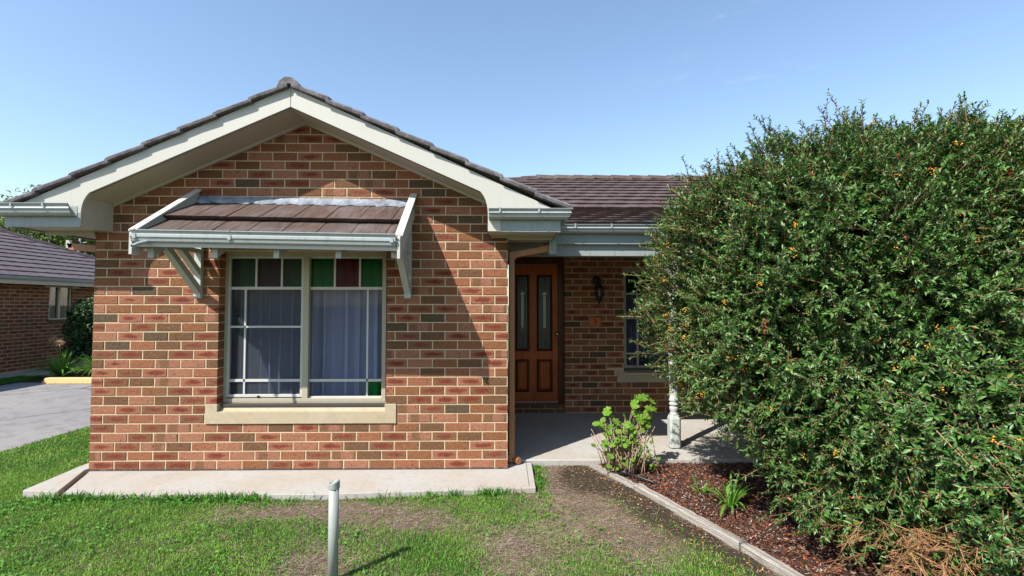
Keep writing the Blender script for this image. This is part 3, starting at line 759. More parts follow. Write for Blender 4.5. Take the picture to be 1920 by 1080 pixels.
for (x0, x1) in gl:
    mould(x0+.004, x1-.004, gz[0]+.004, gz[1]-.004, yf-.001, .026, .014).build('moulding', M['door_dark'], door)
    mould(x0+.004, x1-.004, pz2[0]+.004, pz2[1]-.004, yf-.001, .026, .014).build('moulding', M['door_dark'], door)
    p = MB(); p.add([(x0, yf+.016, pz2[0]), (x1, yf+.016, pz2[0]), (x1, yf+.016, pz2[1]), (x0, yf+.016, pz2[1]), (x0+.035, yf+.002, pz2[0]+.035), (x1-.035, yf+.002, pz2[0]+.035), (x1-.035, yf+.002, pz2[1]-.035), (x0+.035, yf+.002, pz2[1]-.035)],
                    [(0,1,5,4),(1,2,6,5),(2,3,7,6),(3,0,4,7),(4,5,6,7)]); p.build('raised_panel', M['door'], door)
    p = MB(); p.box(x0, x1, yf+.014, yf+.018, gz[0], gz[1]); pane = p.build('pane', M['glass_dark'], door)
    cx = (x0+x1)/2; H = gz[1]-gz[0]; yl = yf+.011
    lead = MB()
    def ring(cz, r, w=.0028, n=20):
        for k in range(n):
            a0, a1 = 2*PI*k/n, 2*PI*(k+1)/n
            lead.hexa([(cx+(r-w)*math.cos(a0), yl, cz+(r-w)*math.sin(a0)), (cx+(r+w)*math.cos(a0), yl, cz+(r+w)*math.sin(a0)), (cx+(r+w)*math.cos(a1), yl, cz+(r+w)*math.sin(a1)), (cx+(r-w)*math.cos(a1), yl, cz+(r-w)*math.sin(a1)),
                       (cx+(r-w)*math.cos(a0), yl+.002, cz+(r-w)*math.sin(a0)), (cx+(r+w)*math.cos(a0), yl+.002, cz+(r+w)*math.sin(a0)), (cx+(r+w)*math.cos(a1), yl+.002, cz+(r+w)*math.sin(a1)), (cx+(r-w)*math.cos(a1), yl+.002, cz+(r-w)*math.sin(a1))])
    cz = gz[1]-H*.245; ring(cz, min((x1-x0)*.42, .072))
    lead.box(cx-.0015, cx+.0015, yl, yl+.002, cz+.07, gz[1]); lead.box(cx-.0015, cx+.0015, yl, yl+.002, gz[0], gz[0]+H*.18)
    lead.box(x0, x1, yl, yl+.002, gz[0]+H*.5, gz[0]+H*.5+.003); lead.box(x0, x1, yl, yl+.002, gz[0]+H*.2, gz[0]+H*.2+.003)
    lead.build('leading', M['lead'], pane)
    fl = MB(); 
    fl.prism([(cx-.006, cz-.022), (cx+.006, cz-.022), (cx+.028, cz+.008), (cx+.03, cz+.03), (cx+.012, cz+.014), (cx+.008, cz+.034), (cx-.004, cz+.012), (cx-.014, cz+.030), (cx-.016, cz+.010), (cx-.032, cz+.016), (cx-.024, cz-.004)], 'y', yl-.002, yl-.0002)
    for dxx in (-.009, .009): fl.box(cx+dxx-.0065, cx+dxx+.0065, yl-.002, yl-.0002, gz[0]+H*.29, cz-.026)
    fl.build('glass_tulip', M['white_glass'], pane)
    rd = MB(); zc = gz[0]+H*.235; rd.prism([(cx, zc-.05), (cx+.016, zc), (cx+.006, zc+.04), (cx-.006, zc+.04), (cx-.016, zc)], 'y', yl-.002, yl-.0002)
    rd.prism([(cx-.026, cz+.036), (cx-.012, cz+.042), (cx+.004, cz+.034), (cx-.008, cz+.024)], 'y', yl-.0045, yl-.0025)
    rd.build('glass_drop', M['red_enamel'], pane)
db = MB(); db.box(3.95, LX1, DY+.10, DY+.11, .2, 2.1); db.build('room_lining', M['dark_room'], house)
kn = MB(); kx, kz = dx_(1043.5), dz_(626)
prof = [(.026, 0), (.026, .006), (.010, .010), (.010, .03), (.026, .038), (.029, .05), (.02, .062), (.004, .066)]
b0 = len(kn.v); seg = 14
for r_, d_ in prof:
    for k in range(seg): a_ = 2*PI*k/seg; kn.v.append((kx+r_*math.cos(a_), yf-d_, kz+r_*math.sin(a_)))
for i in range(len(prof)-1):
    for k in range(seg): k2 = (k+1) % seg; kn.f.append((i*seg+k, i*seg+k2, (i+1)*seg+k2, (i+1)*seg+k))
kn.f.append(tuple((len(prof)-1)*seg+k for k in range(seg)))
kn.build('door_knob', M['brass'], door, smooth=True)

# ---- gable: barge boards, soffits, eave boxes
YB = -.33
ZBL, ZBR = 2.238, 2.203; XL, XR = -.475, 4.36; FXL, FXR = .163, 3.732
def curve(x0, sgn):   # foot -> rake underside
    zb_ = ZBL if sgn > 0 else ZBR
    pts = [(x0, zb_), (x0, 2.36)]
    zr = lambda x: 3.311 - .445*abs(x-1.974)
    xe = x0 + sgn*.07; ze = zr(xe)
    for i in range(1, 7):
        tt = i/6; p0 = (x0, 2.36); p1 = (x0+sgn*.004, zr(x0+sgn*.004)-.035); p2 = (xe, ze)
        pts.append(((1-tt)**2*p0[0]+2*tt*(1-tt)*p1[0]+tt*tt*p2[0], (1-tt)**2*p0[1]+2*tt*(1-tt)*p1[1]+tt*tt*p2[1]))
    return pts
cl, crr = curve(FXL, 1), curve(FXR, -1)
bl = MB(); bl.prism([(1.973, 3.49), (XL+.03, 2.40), (XL+.03, 2.352), (FXL-.004, 2.352), (FXL-.004, ZBL)] + cl + [(1.973, 3.311)], 'y', YB-.02, YB)
bl.build('barge_board', M['cream'], house, bevel=.002)
br = MB(); br.prism([(1.977, 3.49), (XR-.03, 2.40), (XR-.03, 2.352), (FXR+.004+.11, 2.352), (FXR+.004+.11, ZBR)] + crr + [(1.977, 3.311)], 'y', YB-.02, YB)
br.build('barge_board', M['cream'], house, bevel=.002)
# sloping soffit lining + the panel that closes the box
sf = MB(); sf.sheet([(FXL, ZBL+.001), (FXL, 2.500), (1.975, 3.3105)], 'y', YB+.001, .03); sf.build('soffit_lining', M['soffit'], house)
sf = MB(); sf.sheet([(FXR, ZBR+.001), (FXR, 2.522), (1.975, 3.3105)], 'y', YB+.001, .03); sf.build('soffit_lining', M['soffit'], house)
def off(pts, d): return [(x, z-d) for x, z in pts]
tb = MB()
for xa, xb in ((FXL+.01, 1.97), (1.97, FXR-.01)):
    za, zb = 3.311-.445*abs(xa-1.974), 3.311-.445*abs(xb-1.974)
    tb.prism([(xa, za-.03), (xb, zb-.03), (xb, zb+.01), (xa, za+.01)], 'y', -.022, -.003)
tb.build('soffit_trim', M['soffit'], house)
# fascia returns across the front and the box bottoms
for (a, b, xo, sg) in ((XL, FXL-.006, XL, -1), (FXR+.115, XR, XR, 1)):
    zq = ZBL if sg < 0 else ZBR
    f = MB(); f.box(a, b, YB-.018, YB, zq-.006, 2.35); f.build('fascia', M['fascia'], house, bevel=.002)
    f = MB(); f.box(min(xo, xo+sg*.018), max(xo, xo+sg*.018), YB-.018, 7.5 if sg < 0 else 1.9, zq-.006, 2.35); f.build('fascia', M['fascia'], house)
    s1 = MB(); xa, xb = (XL+.001, -.006) if sg < 0 else (3.92, XR-.001)
    s1.box(xa, xb, YB+.002, 7.5 if sg < 0 else 1.9, zq+.010, zq+.018)
    xa2, xb2 = (-.006, FXL-.003) if sg < 0 else (FXR+.003, 3.92)
    s1.box(xa2, xb2, YB+.002, .02, zq+.010, zq+.018); s1.build('soffit_lining', M['soffit'], house)
    tq = MB(); xa3, xb3 = (XL+.02, 0) if sg < 0 else (3.915, XR-.02)
    tq.box(xa3, xb3, -.015, .012, zq-.03, zq+.0095)
    if sg > 0: tq.box(FXR+.02, 3.93, YB+.30, YB+.335, zq-.012, zq+.0095)
    tq.build('soffit_trim', M['soffit'], house)

# gutter section swept along a path in plan (outer side given by sign)
GP = [(0, .0), (.0, .075), (.012, .088), (.020, .080), (.016, .060), (.024, .050), (.020, .028), (-.030, .0)]
def gutter(name, pts, ztop, h=.088, w=.10, parent=house, dz=0.0, caps=True, flip=1):
    """pts: plan polyline of the fascia line; gutter hangs outward to the right-hand side *flip"""
    prof = [(0.0, -h), (w*.45, -h), (w*.72, -h*.80), (w*.80, -h*.55), (w*.90, -h*.45), (w*.84, -h*.32), (w*.86, -h*.10), (w, -.004), (w, 0), (w*.93, 0), (w*.93, -h*.10), (w*.78, -h*.35), (w*.70, -h*.75), (w*.4, -h+.004), (.004, -h+.004), (.004, -.01), (0, -.01)]
    P = [Vector((p[0], p[1])) for p in pts]; n = len(P); mb = MB(); k = len(prof)
    for i in range(n):
        t0 = (P[i]-P[i-1]).normalized() if i > 0 else (P[1]-P[0]).normalized(); t1 = (P[i+1]-P[i]).normalized() if i < n-1 else t0
        n0 = Vector((t0.y, -t0.x))*flip; n1 = Vector((t1.y, -t1.x))*flip; m_ = (n0+n1); m_ = m_/max(m_.dot(n0), .2) if m_.length > 1e-6 else n0
        m_ = m_ if i not in (0, n-1) else (n0 if i else n1)
        z = ztop + dz*(i/(n-1))
        for a_, b_ in prof: mb.v.append((P[i].x+m_.x*a_, P[i].y+m_.y*a_, z+b_))
    for i in range(n-1):
        for j in range(k): j2 = (j+1) % k; mb.f.append((i*k+j, i*k+j2, (i+1)*k+j2, (i+1)*k+j))
    if caps:
        mb.f.append(tuple(range(8)) ); b_ = (n-1)*k; mb.f.append(tuple(b_+i for i in range(8)))
    return mb.build(name, M['gutter'], parent)
gutter('gutter', [(XL-.019, 7.4), (XL-.019, YB-.019), (FXL-.03, YB-.019)], 2.425, .10, .10, flip=1)
gutter('gutter', [(FXR+.01, YB-.021), (XR+.019, YB-.021), (XR+.019, 1.6)], 2.392, .088, .10, flip=1)
def strap(x, z, y, h=.1, w=.014, d=.004, parent=house):
    b = MB(); b.box(x-w/2, x+w/2, y-d, y, z-h, z+.002); b.box(x-w/2, x+w/2, y-d, y+.10, z+.002, z+.006); return b.build('gutter_joint', M['gutter'], parent)
for x, z, y in ((-.35, 2.425, YB-.119), (-.08, 2.425, YB-.119), (3.84, 2.392, YB-.121), (4.18, 2.392, YB-.121)): strap(x, z, y+.004, .04)

# verge (barge) tiles and the ridge cap
def verge(x, sg, k):
    """overlapping rounded tile lying along the rake; x = lower end"""
    L_ = .37; rise = .445; c = math.cos(math.atan(rise)); mb = MB(); r = random.Random(k*3+int(sg > 0))
    for i in range(2): pass
    lift0, lift1 = .030, .006      # lower end sits on the tile below
    secs = []
    for tt in (0, .04, .5, 1):
        xx = x - sg*tt*L_*c; zz = 3.497 - rise*abs(xx-1.975) + (lift0*(1-tt) + lift1*tt) + (.0 if tt else -.01)
        hgt = .038 if tt > .01 else .032
        secs.append([(xx, -.392+r.uniform(-.003, .003), zz-.022), (xx, -.398, zz+.006), (xx, -.375, zz+hgt*.62), (xx, -.27, zz+hgt), (xx, -.17, zz+hgt*.7), (xx, -.14, zz-.02)])
    n = 6
    for s_ in secs: mb.v += s_
    for i in range(3):
        for j in range(n): j2 = (j+1) % n; mb.f.append((i*n+j, i*n+j2, (i+1)*n+j2, (i+1)*n+j))
    mb.f.append(tuple(range(n))); mb.f.append(tuple(3*n+i for i in range(n)))
    return mb
roof = MB()
for sg in (-1, 1):
    xo = 1.975 + sg*2.50; zo = 3.50-.445*2.50
    roof.hexa([(1.975, -.345, 3.492), (xo, -.345, zo-.008), (xo, 7.5, zo-.008), (1.975, 7.5, 3.492), (1.975, -.345, 3.53), (xo, -.345, zo+.03), (xo, 7.5, zo+.03), (1.975, 7.5, 3.53)])
rf = roof.build('roof', M['tile_far'], house)
for sg in (-1, 1):
    for k in range(8):
        x = 1.975 + sg*(2.51 - k*.308)
        verge(x, sg, k).build('verge_tile', M['verge'], rf, bevel=.004)
# tile courses on the two slopes, ends stepping (seen edge-on only)
tl = MB()
for sg in (-1, 1):
    for k in range(8):
        xa = 1.975 + sg*(2.50-k*.308); xb = xa - sg*.34
        za = 3.535-.445*abs(xa-1.975); zb = 3.535-.445*abs(xb-1.975)
        tl.hexa([(xa, -.13, za), (xb, -.13, zb-.012), (xb, 7.4, zb-.012), (xa, 7.4, za), (xa, -.13, za+.03), (xb, -.13, zb+.012), (xb, 7.4, zb+.012), (xa, 7.4, za+.03)])
o = tl.build('tile_courses', M['tile_far'], rf); o['kind'] = 'stuff'
for k in range(16):
    y0 = -.395 + k*.36; mb = MB(); y1 = y0+.40; l0, l1 = .012, 0
    for yy, li in ((y0, l0), (y1, l1)):
        mb.v += [(1.868, yy, 3.463+li), (1.885, yy, 3.515+li), (1.935, yy, 3.552+li), (1.99, yy, 3.552+li), (2.045, yy, 3.515+li), (2.082, yy, 3.458+li), (1.975, yy, 3.492+li)]
    for j in range(7): j2 = (j+1) % 7; mb.f.append((j, j2, 7+j2, 7+j))
    mb.f += [tuple(range(7)), tuple(range(7, 14))]
    mb.build('ridge_tile', M['verge'], rf, bevel=.006)

# ---- porch roof: tiles one by one
proof = MB()
EY, EZ = .42, 2.40; BY, BZ = 2.42, 2.95; RY, RZ_ = 5.43, 4.21
proof.prism([(EY+.02, EZ-.05), (BY, BZ-.03), (RY, RZ_-.03), (RY+3.5, RZ_-1.6), (RY+3.5, 2.3), (EY+.1, 2.3)], 'x', 4.62, 12.0)
prf = proof.build('roof', M['dark_room'], house)
hp = MB(); hp.add([(4.62, RY, RZ_-.03), (4.62, BY, BZ-.03), (1.5, BY+.3, BZ-.10), (1.5, RY, 3.0)], [(0, 1, 2, 3)]); hp.build('roof_return', M['tile_far'], prf)
_tm = {}
def tile_mesh(w, l, bow):
    key = (round(w, 3), round(l, 3), bow)
    if key in _tm: return _tm[key]
    mb = MB(); nx = 5
    rows = []
    for (yy, zz) in ((.016, -.028), (0, .012), (l, -.014)):
        for i in range(nx):
            f = i/(nx-1); zc = bow*math.sin(PI*f)
            mb.v.append((-w/2+w*f, yy, zz+zc + (.0)))
    for r_ in range(2):
        for i in range(nx-1): a_ = r_*nx+i; mb.f.append((a_, a_+1, a_+nx+1, a_+nx))
    _tm[key] = mb.mesh('tile', M['tile']); return _tm[key]
def lay_tiles(parent, ya, za, yb, zb, rows, x0, x1, w, left=lambda y: -99):
    sl_ = math.atan2(zb-za, yb-ya); L_ = math.hypot(zb-za, yb-ya)/rows; me = tile_mesh(w, L_+.05, .005)
    rr = random.Random(rows)
    for r_ in range(rows):
        t_ = r_/rows; y_ = ya+(yb-ya)*t_; z_ = za+(zb-za)*t_
        x = x0 + (w/2 if r_ % 2 else 0)
        while x < x1:
            if x > left(y_):
                o = bpy.data.objects.new('tile', me); COL.objects.link(o); o.parent = parent
                o.location = (x, y_, z_+.012+rr.uniform(-.002, .002)); o.rotation_euler = (sl_, rr.uniform(-.006, .006), rr.uniform(-.004, .004))
            x += w-.002
lay_tiles(prf, EY-.02, EZ+.0, BY, BZ, 7, 4.35, 8.0, .302)
lay_tiles(prf, BY-.02, BZ+.012, RY, RZ_, 10, 3.70, 9.3, .302, left=lambda y: 4.62-(RY-y)*.9)
rest = MB()
for ya, za, yb, zb, rows, xs, xe in ((EY, EZ, BY, BZ, 7, 7.9, 12), (BY, BZ, RY, RZ_, 10, 9.25, 12)):
    for r_ in range(rows):
        t0, t1 = r_/rows, (r_+1)/rows
        y0, y1, z0, z1 = ya+(yb-ya)*t0, ya+(yb-ya)*t1, za+(zb-za)*t0, za+(zb-za)*t1
        rest.hexa([(xs, y0-.02, z0-.005), (xe, y0-.02, z0-.005), (xe, y1, z1-.005), (xs, y1, z1-.005), (xs, y0-.02, z0+.022), (xe, y0-.02, z0+.022), (xe, y1, z1+.002), (xs, y1, z1+.002)])
o = rest.build('tile_courses', M['tile'], prf); o['kind'] = 'stuff'
for k in range(19):
    x0 = 4.55 + k*.395; mb = MB()
    for xx, li in ((x0, .018), (x0+.42, 0)):
        mb.v += [(xx, RY-.14, RZ_-.04+li), (xx, RY-.10, RZ_+.035+li), (xx, RY, RZ_+.07+li), (xx, RY+.10, RZ_+.035+li), (xx, RY+.14, RZ_-.04+li)]
    for j in range(5): j2 = (j+1) % 5; mb.f.append((j, j2, 5+j2, 5+j))
    mb.f += [tuple(range(5)), tuple(range(5, 10))]; mb.build('ridge_tile', M['tile'], prf, bevel=.006)
for k in range(5):   # hip caps falling away to the left
    x0 = 4.62 - k*.36; x1 = x0-.40; f = lambda x: (RY-(4.62-x)*.62, RZ_-(4.62-x)*.262)
    mb = MB()
    for xx, li in ((x1, .02), (x0, .0)):
        yy, zz = f(xx); mb.v += [(xx, yy-.13, zz-.06+li), (xx, yy-.08, zz+.03+li), (xx, yy, zz+.07+li), (xx, yy+.1, zz+.03+li), (xx, yy+.14, zz-.06+li)]
    for j in range(5): j2 = (j+1) % 5; mb.f.append((j, j2, 5+j2, 5+j))
    mb.f += [tuple(range(5)), tuple(range(5, 10))]; mb.build('hip_tile', M['tile'], prf, bevel=.006)
# replaced tile with lead at the change of pitch
fl = MB(); fl.hexa([(6.40, BY-.26, BZ-.02), (7.0, BY-.26, BZ-.02), (7.0, BY+.02, BZ+.055), (6.40, BY+.02, BZ+.055), (6.46, BY-.25, BZ+.01), (6.9, BY-.25, BZ+.01), (6.95, BY+.04, BZ+.085), (6.50, BY+.04, BZ+.085)])
fl.build('vent_flashing', M['bedding'], prf, bevel=.01)

# porch gutter, fascia, beam, ceiling
gutter('gutter', [(4.36, .475), (12.0, .475)], 2.392, .088, .10, flip=1)
for x in (4.62, 5.0, 6.2, 7.4): strap(x, 2.392, .379, .04)
f = MB(); f.box(4.38, 12, .477, .50, 2.195, 2.39); f.build('fascia', M['fascia'], house, bevel=.002)
f = MB(); f.box(3.93, 12, .52, .60, 2.072, 2.194); f.build('beam', M['fascia'], house, bevel=.003)
f = MB(); f.box(3.92, 12, .601, PY+.3, 2.255, 2.27); f.build('porch_ceiling', M['ceiling'], house)
f = MB(); f.box(4.37, 4.395, .13, .478, 2.09, 2.35); f.box(4.32, 4.39, .12, .20, 2.05, 2.345); f.build('fascia_return', M['fascia'], house)
f = MB(); f.box(3.92, PW0+.0, PY-.03, PY-.004, 2.232, 2.254); f.box(PW0, 12, PY-.03, PY-.004, 2.228, 2.254); f.build('ceiling_trim', M['soffit'], house)

# downpipes with rectangular section
def rect_pipe(pts, wx_, wy_, parent=house, name='downpipe'):
    mb = MB(); n = len(pts)
    for i, p in enumerate(pts):
        mb.v += [(p[0]-p[3]/2, p[1]-wy_/2, p[2]-p[4]), (p[0]+p[3]/2, p[1]-wy_/2, p[2]+p[4]), (p[0]+p[3]/2, p[1]+wy_/2, p[2]+p[4]), (p[0]-p[3]/2, p[1]+wy_/2, p[2]-p[4])]
    for i in range(n-1):
        for j in range(4): j2 = (j+1) % 4; mb.f.append((i*4+j, i*4+j2, (i+1)*4+j2, (i+1)*4+j))
    mb.f += [(0, 1, 2, 3), tuple((n-1)*4+k for k in range(4))]
    return mb.build(name, M['pipe'], parent, bevel=.006)
w = .056
rect_pipe([(3.953, .2, .06, w, 0), (3.953, .2, 1.98, w, 0), (3.953, .2, 2.035, w+.008, .006)], w, .09)
h = MB(); h.hexa([(3.925, .15, 2.0), (4.0, .15, 2.005), (4.0, .24, 2.005), (3.925, .24, 2.0), (3.925, .15, 2.075), (3.99, .15, 2.08), (3.99, .24, 2.08), (3.925, .24, 2.075)])
h.hexa([(3.99, .15, 2.02), (4.36, .15, 2.085), (4.36, .24, 2.085), (3.99, .24, 2.02), (3.99, .15, 2.081), (4.33, .15, 2.145), (4.33, .24, 2.145), (3.99, .24, 2.081)])
h.hexa([(4.36, .15, 2.085), (4.405, .15, 2.13), (4.405, .24, 2.13), (4.36, .24, 2.085), (4.33, .15, 2.145), (4.36, .15, 2.16), (4.36, .24, 2.16), (4.33, .24, 2.145)])
h.build('downpipe_elbow', M['pipe'], house, bevel=.004)
h = MB(); h.box(3.920, 3.988, .148, .25, .43, .45); h.build('downpipe_joint', M['pipe'], house)
h = MB(); h.box(3.918, 3.99, .145, .253, .012, .085); h.tube([(3.975, .17, .045), (4.0, .13, .042), (4.02, .10, .04)], [.032, .034, .034], 12); h.build('downpipe_shoe', M['pipe'], house, bevel=.004)
h = MB(); h.hexa([(-.47, .25, 2.10), (-.02, .25, 2.06), (-.02, .34, 2.06), (-.47, .34, 2.10), (-.50, .25, 2.17), (-.02, .25, 2.13), (-.02, .34, 2.13), (-.50, .34, 2.17)]); h.build('downpipe_elbow', M['pipe'], house, bevel=.004)
rect_pipe([(-.045, .295, -.02, w, 0), (-.045, .295, 2.08, w, 0)], w, .08)
h = MB(); h.box(-.50, -.44, .25, .34, 2.12, 2.196); h.build('downpipe_dropper', M['cream'], house)

# porch post
def post(x, y, parent=house):
    p = empty('porch_post'); p.parent = parent; s_ = .059; c_ = .020
    mb = MB(); oc = lambda s, c: [(x-s+c, y-s), (x+s-c, y-s), (x+s, y-s+c), (x+s, y+s-c), (x+s-c, y+s), (x-s+c, y+s), (x-s, y+s-c), (x-s, y-s+c)]
    mb.prism(oc(s_, c_), 'z', .034, .335)
    b = len(mb.v); t0 = oc(s_, c_); t1 = oc(s_*.78, c_*1.0)
    mb.v += [(a_, b_, .335) for a_, b_ in t0] + [(a_, b_, .372) for a_, b_ in t1]
    for i in range(8): mb.f.append((b+i, b+(i+1) % 8, b+8+(i+1) % 8, b+8+i))
    mb.f.append(tuple(b+8+i for i in range(8)))
    mb.build('base', M['post'], p)
    r0 = .046
    prof = [(.044, .372), (.045, .385), (.037, .392), (.036, .402), (.040, .415), (.047, .44), (.045, .455), (.037, .466), (.040, .472), (.049, .48), (.050, .492), (.041, .503), (.039, .508), (.048, .518), (.052, .530), (.047, .545), (.042, .56), (.044, .62), (.047, .75), (.050, .95), (.046, 1.3), (.041, 1.55), (.046, 1.60), (.052, 1.62), (.042, 1.64), (.050, 1.67), (.056, 1.70)]
    mb = MB(); mb.lathe(prof, (x, y), 24); mb.build('turned_shaft', M['post'], p, smooth=True)
    mb = MB(); mb.box(x-s_, x+s_, y-s_, y+s_, 1.70, 2.072); mb.build('top_block', M['post'], p, bevel=.006)
    mb = MB(); mb.box(x-.035, x+.035, y-.035, y+.035, .0225, .034); mb.build('foot_plate', M['steel'], p)
post(5.70, .575); post(8.6, .575)

# ---- window awning
aw = empty('window_awning'); aw.parent = house
ZA = lambda x: -.0157*(x-.875)
YF = -.72
def sideboard(xw, xf, th):
    mb = MB()
    prof = [(-.002, 2.635), (YF, 2.128), (YF, 1.955), (YF+.06, 1.952), (YF+.13, 2.02), (-.002, 2.42)]
    n = len(prof); fx = lambda y_: xw+(xf-xw)*(y_/YF)
    for o_ in (0, th):
        for y_, z_ in prof: x_ = fx(y_)+o_; mb.v.append((x_, y_, z_+ZA(x_)))
    mb.f += [tuple(range(n)), tuple(range(2*n-1, n-1, -1))] + [(i, (i+1) % n, n+(i+1) % n, n+i) for i in range(n)]
    mb.build('side_board', M['cream'], aw, bevel=.002)
    cp = MB(); w0 = .02
    for y_, z_ in ((-.001, 2.636), (YF+.015, 2.141)):
        for dx_c in (-w0, th+w0):
            for dzc in (0, .018): x_ = fx(y_)+dx_c; cp.v.append((x_, y_, z_+dzc+ZA(x_)))
    cp.f += [(0, 1, 3, 2), (4, 6, 7, 5), (0, 2, 6, 4), (1, 5, 7, 3), (0, 4, 5, 1), (2, 3, 7, 6)]
    cp.build('capping', M['cream'], aw, bevel=.002)
sideboard(.945, .872, .025); sideboard(2.995, 3.012, .025)
AX0, AX1 = .925, 3.005
# tiles, two courses
def aw_tile(x, w_, y0, z0, y1, z1, sk0, sk1, lift):
    mb = MB(); nx = 7; nn = Vector((0, -(z1-z0), y1-y0)).normalized()
    cx_, cy_, cz_ = x, (y0+y1)/2, (z0+z1)/2
    for layer in range(3):
        for i in range(nx):
            f_ = i/(nx-1); prof = .0035*math.sin(PI*f_) + (.003 if f_ > .93 else 0) - (.002 if f_ < .06 else 0)
            if layer == 0: t_, hh = 0, -.040
            elif layer == 1: t_, hh = 0, .0
            else: t_, hh = 1, -.012
            hh += prof + lift*(1-t_)
            X_ = x + w_*f_ + (sk1 if t_ else sk0)
            wob = .003*math.sin(i*2.1+x*9) if t_ == 0 else 0
            yy, zz = y0+(y1-y0)*t_ + (.022 if layer == 0 else 0), z0+(z1-z0)*t_ + (.022*(z1-z0)/(y1-y0) if layer == 0 else 0)
            mb.v.append((X_-cx_, yy+nn.y*hh+wob-cy_, zz+nn.z*hh+ZA(X_)-cz_))
    for r_ in range(2):
        for i in range(nx-1): a_ = r_*nx+i; mb.f.append((a_, a_+1, a_+nx+1, a_+nx))
    o = mb.build('tile', M['tile'], aw); o.location = (cx_, cy_, cz_); return o
y0a, z0a, ymid, zmid, y1a, z1a = -.71, 2.115, -.42, 2.285, -.005, 2.530
slope = (z1a-z0a)/(y1a-y0a); zmid = z0a+slope*(ymid-y0a)
tw = .285
for k in range(8):
    x = AX0 - .03 + k*tw; x_ = max(x, AX0-.02); w_ = min(x+tw-.0015, AX1+.015)-x_
    if w_ > .04: aw_tile(x_, w_, y0a, z0a, ymid+.05, zmid+.05*slope, 0, 0, .004)
    if w_ > .04: aw_tile(x_+.008, w_, ymid, zmid+.018, y1a, z1a+.014, 0, 0, .022)
fb = MB(); n = 80; rr = random.Random(4)
for i in range(n+1):
    X_ = AX0-.015+(AX1-AX0+.025)*i/n; wv = .010*math.sin(i*.9)+.006*math.sin(i*2.3+1)+rr.uniform(-.003, .003); z_ = ZA(X_)
    fb.v += [(X_, -.0015, 2.590+z_+rr.uniform(-.002, .002)), (X_, -.018, 2.580+z_+rr.uniform(-.002, .002)), (X_, -.040+wv*.5, 2.556+wv*.3+z_), (X_, -.060+wv, 2.533+wv*.7+z_), (X_, -.062+wv, 2.512+wv*.7+z_)]
for i in range(n):
    for j in range(4): fb.f.append((i*5+j, i*5+j+1, (i+1)*5+j+1, (i+1)*5+j))
fb.build('cement_flashing', M['bedding'], aw, smooth=True)
# soffit under the tiles, fascia strip, gutter
us = MB(); us.hexa([(.97, -.70, 2.06), (2.99, -.70, 2.03), (2.99, -.002, 2.48), (.97, -.002, 2.51), (.97, -.70, 2.075), (2.99, -.70, 2.045), (2.99, -.002, 2.495), (.97, -.002, 2.525)])
us.build('awning_lining', M['soffit'], aw)
fs = MB(); fs.hexa([(.905, -.705, 2.02), (3.008, -.705, 1.987), (3.008, -.685, 1.987), (.905, -.685, 2.02), (.905, -.705, 2.12), (3.008, -.705, 2.087), (3.008, -.685, 2.087), (.905, -.685, 2.12)])
fs.build('fascia', M['cream'], aw)
YG = YF+.012
gu = MB(); prof = [(0.0, -.10), (-.035, -.10), (-.056, -.088), (-.062, -.066), (-.070, -.056), (-.070, -.036), (-.060, -.028), (-.062, -.010), (-.075, -.004), (-.075, .002), (-.066, .002), (-.052, -.014), (-.05, -.08), (0, -.09)]
k = len(prof)
for X_ in (.898, 3.003):
    for a_, b_ in prof: gu.v.append((X_, YG+.0+a_+.03, 2.150+b_+ZA(X_)))
gu.f += [(j, (j+1) % k, k+(j+1) % k, k+j) for j in range(k)] + [tuple(range(k)), tuple(range(2*k-1, k-1, -1))]
gu.build('gutter', M['gutter'], aw)
for X_ in (.935, 1.685, 2.975):
    jn = MB(); jn.box(X_-.013, X_+.013, YG-.046, YG-.035, 2.150-.068+ZA(X_), 2.150-.03+ZA(X_)); jn.box(X_-.004, X_+.004, YG-.05, YG+.03, 2.1525+ZA(X_), 2.157+ZA(X_)); jn.build('gutter_joint', M['gutter'], aw)
oc = MB(); oc.tube([(1.02, -.72, 2.055), (1.0, -.79, 2.03), (.985, -.83, 2.005)], .0155, 14, cap=False); oc.tube([(.985, -.83, 2.005), (1.0, -.79, 2.03)], .0125, 14, cap=False)
oc.build('outlet_pipe', M['gutter'], aw, smooth=True)
for X_ in (.974, 1.494, 1.999, 2.506, 2.965):
    rt = MB(); z_ = ZA(X_); zf = 1.935
    rt.prism([(-.62, zf), (-.62, 2.045+z_), (-.40, 2.20+z_), (-.44, 2.045+z_*1.0)], 'x', X_-.023, X_+.023); rt.build('rafter_tail', M['post'], aw)
for X_, zs in ((.99, 0), (2.962, 0)):
    bk = empty('bracket'); bk.parent = aw; hw = .033
    s1 = MB(); s1.prism([(-.001, 1.61), (-.028, 1.61), (-.042, 1.63), (-.042, 2.40), (-.001, 2.42)], 'x', X_-hw, X_+hw); s1.build('wall_post', M['post'], bk, bevel=.002)
    s1 = MB(); s1.prism([(-.043, 1.655), (-.043, 1.735), (-.50, 2.10), (-.50, 2.035)], 'x', X_-hw+.004, X_+hw-.004); s1.build('strut', M['post'], bk, bevel=.002)
    s1 = MB(); s1.prism([(-.043, 1.825), (-.043, 1.90), (-.30, 2.105), (-.30, 2.035)], 'x', X_-hw+.008, X_+hw-.008); s1.build('strut', M['post'], bk, bevel=.002)
    s1 = MB(); s1.box(X_-hw+.006, X_+hw-.006, -.55, -.043, 2.035, 2.075); s1.build('arm', M['post'], bk)

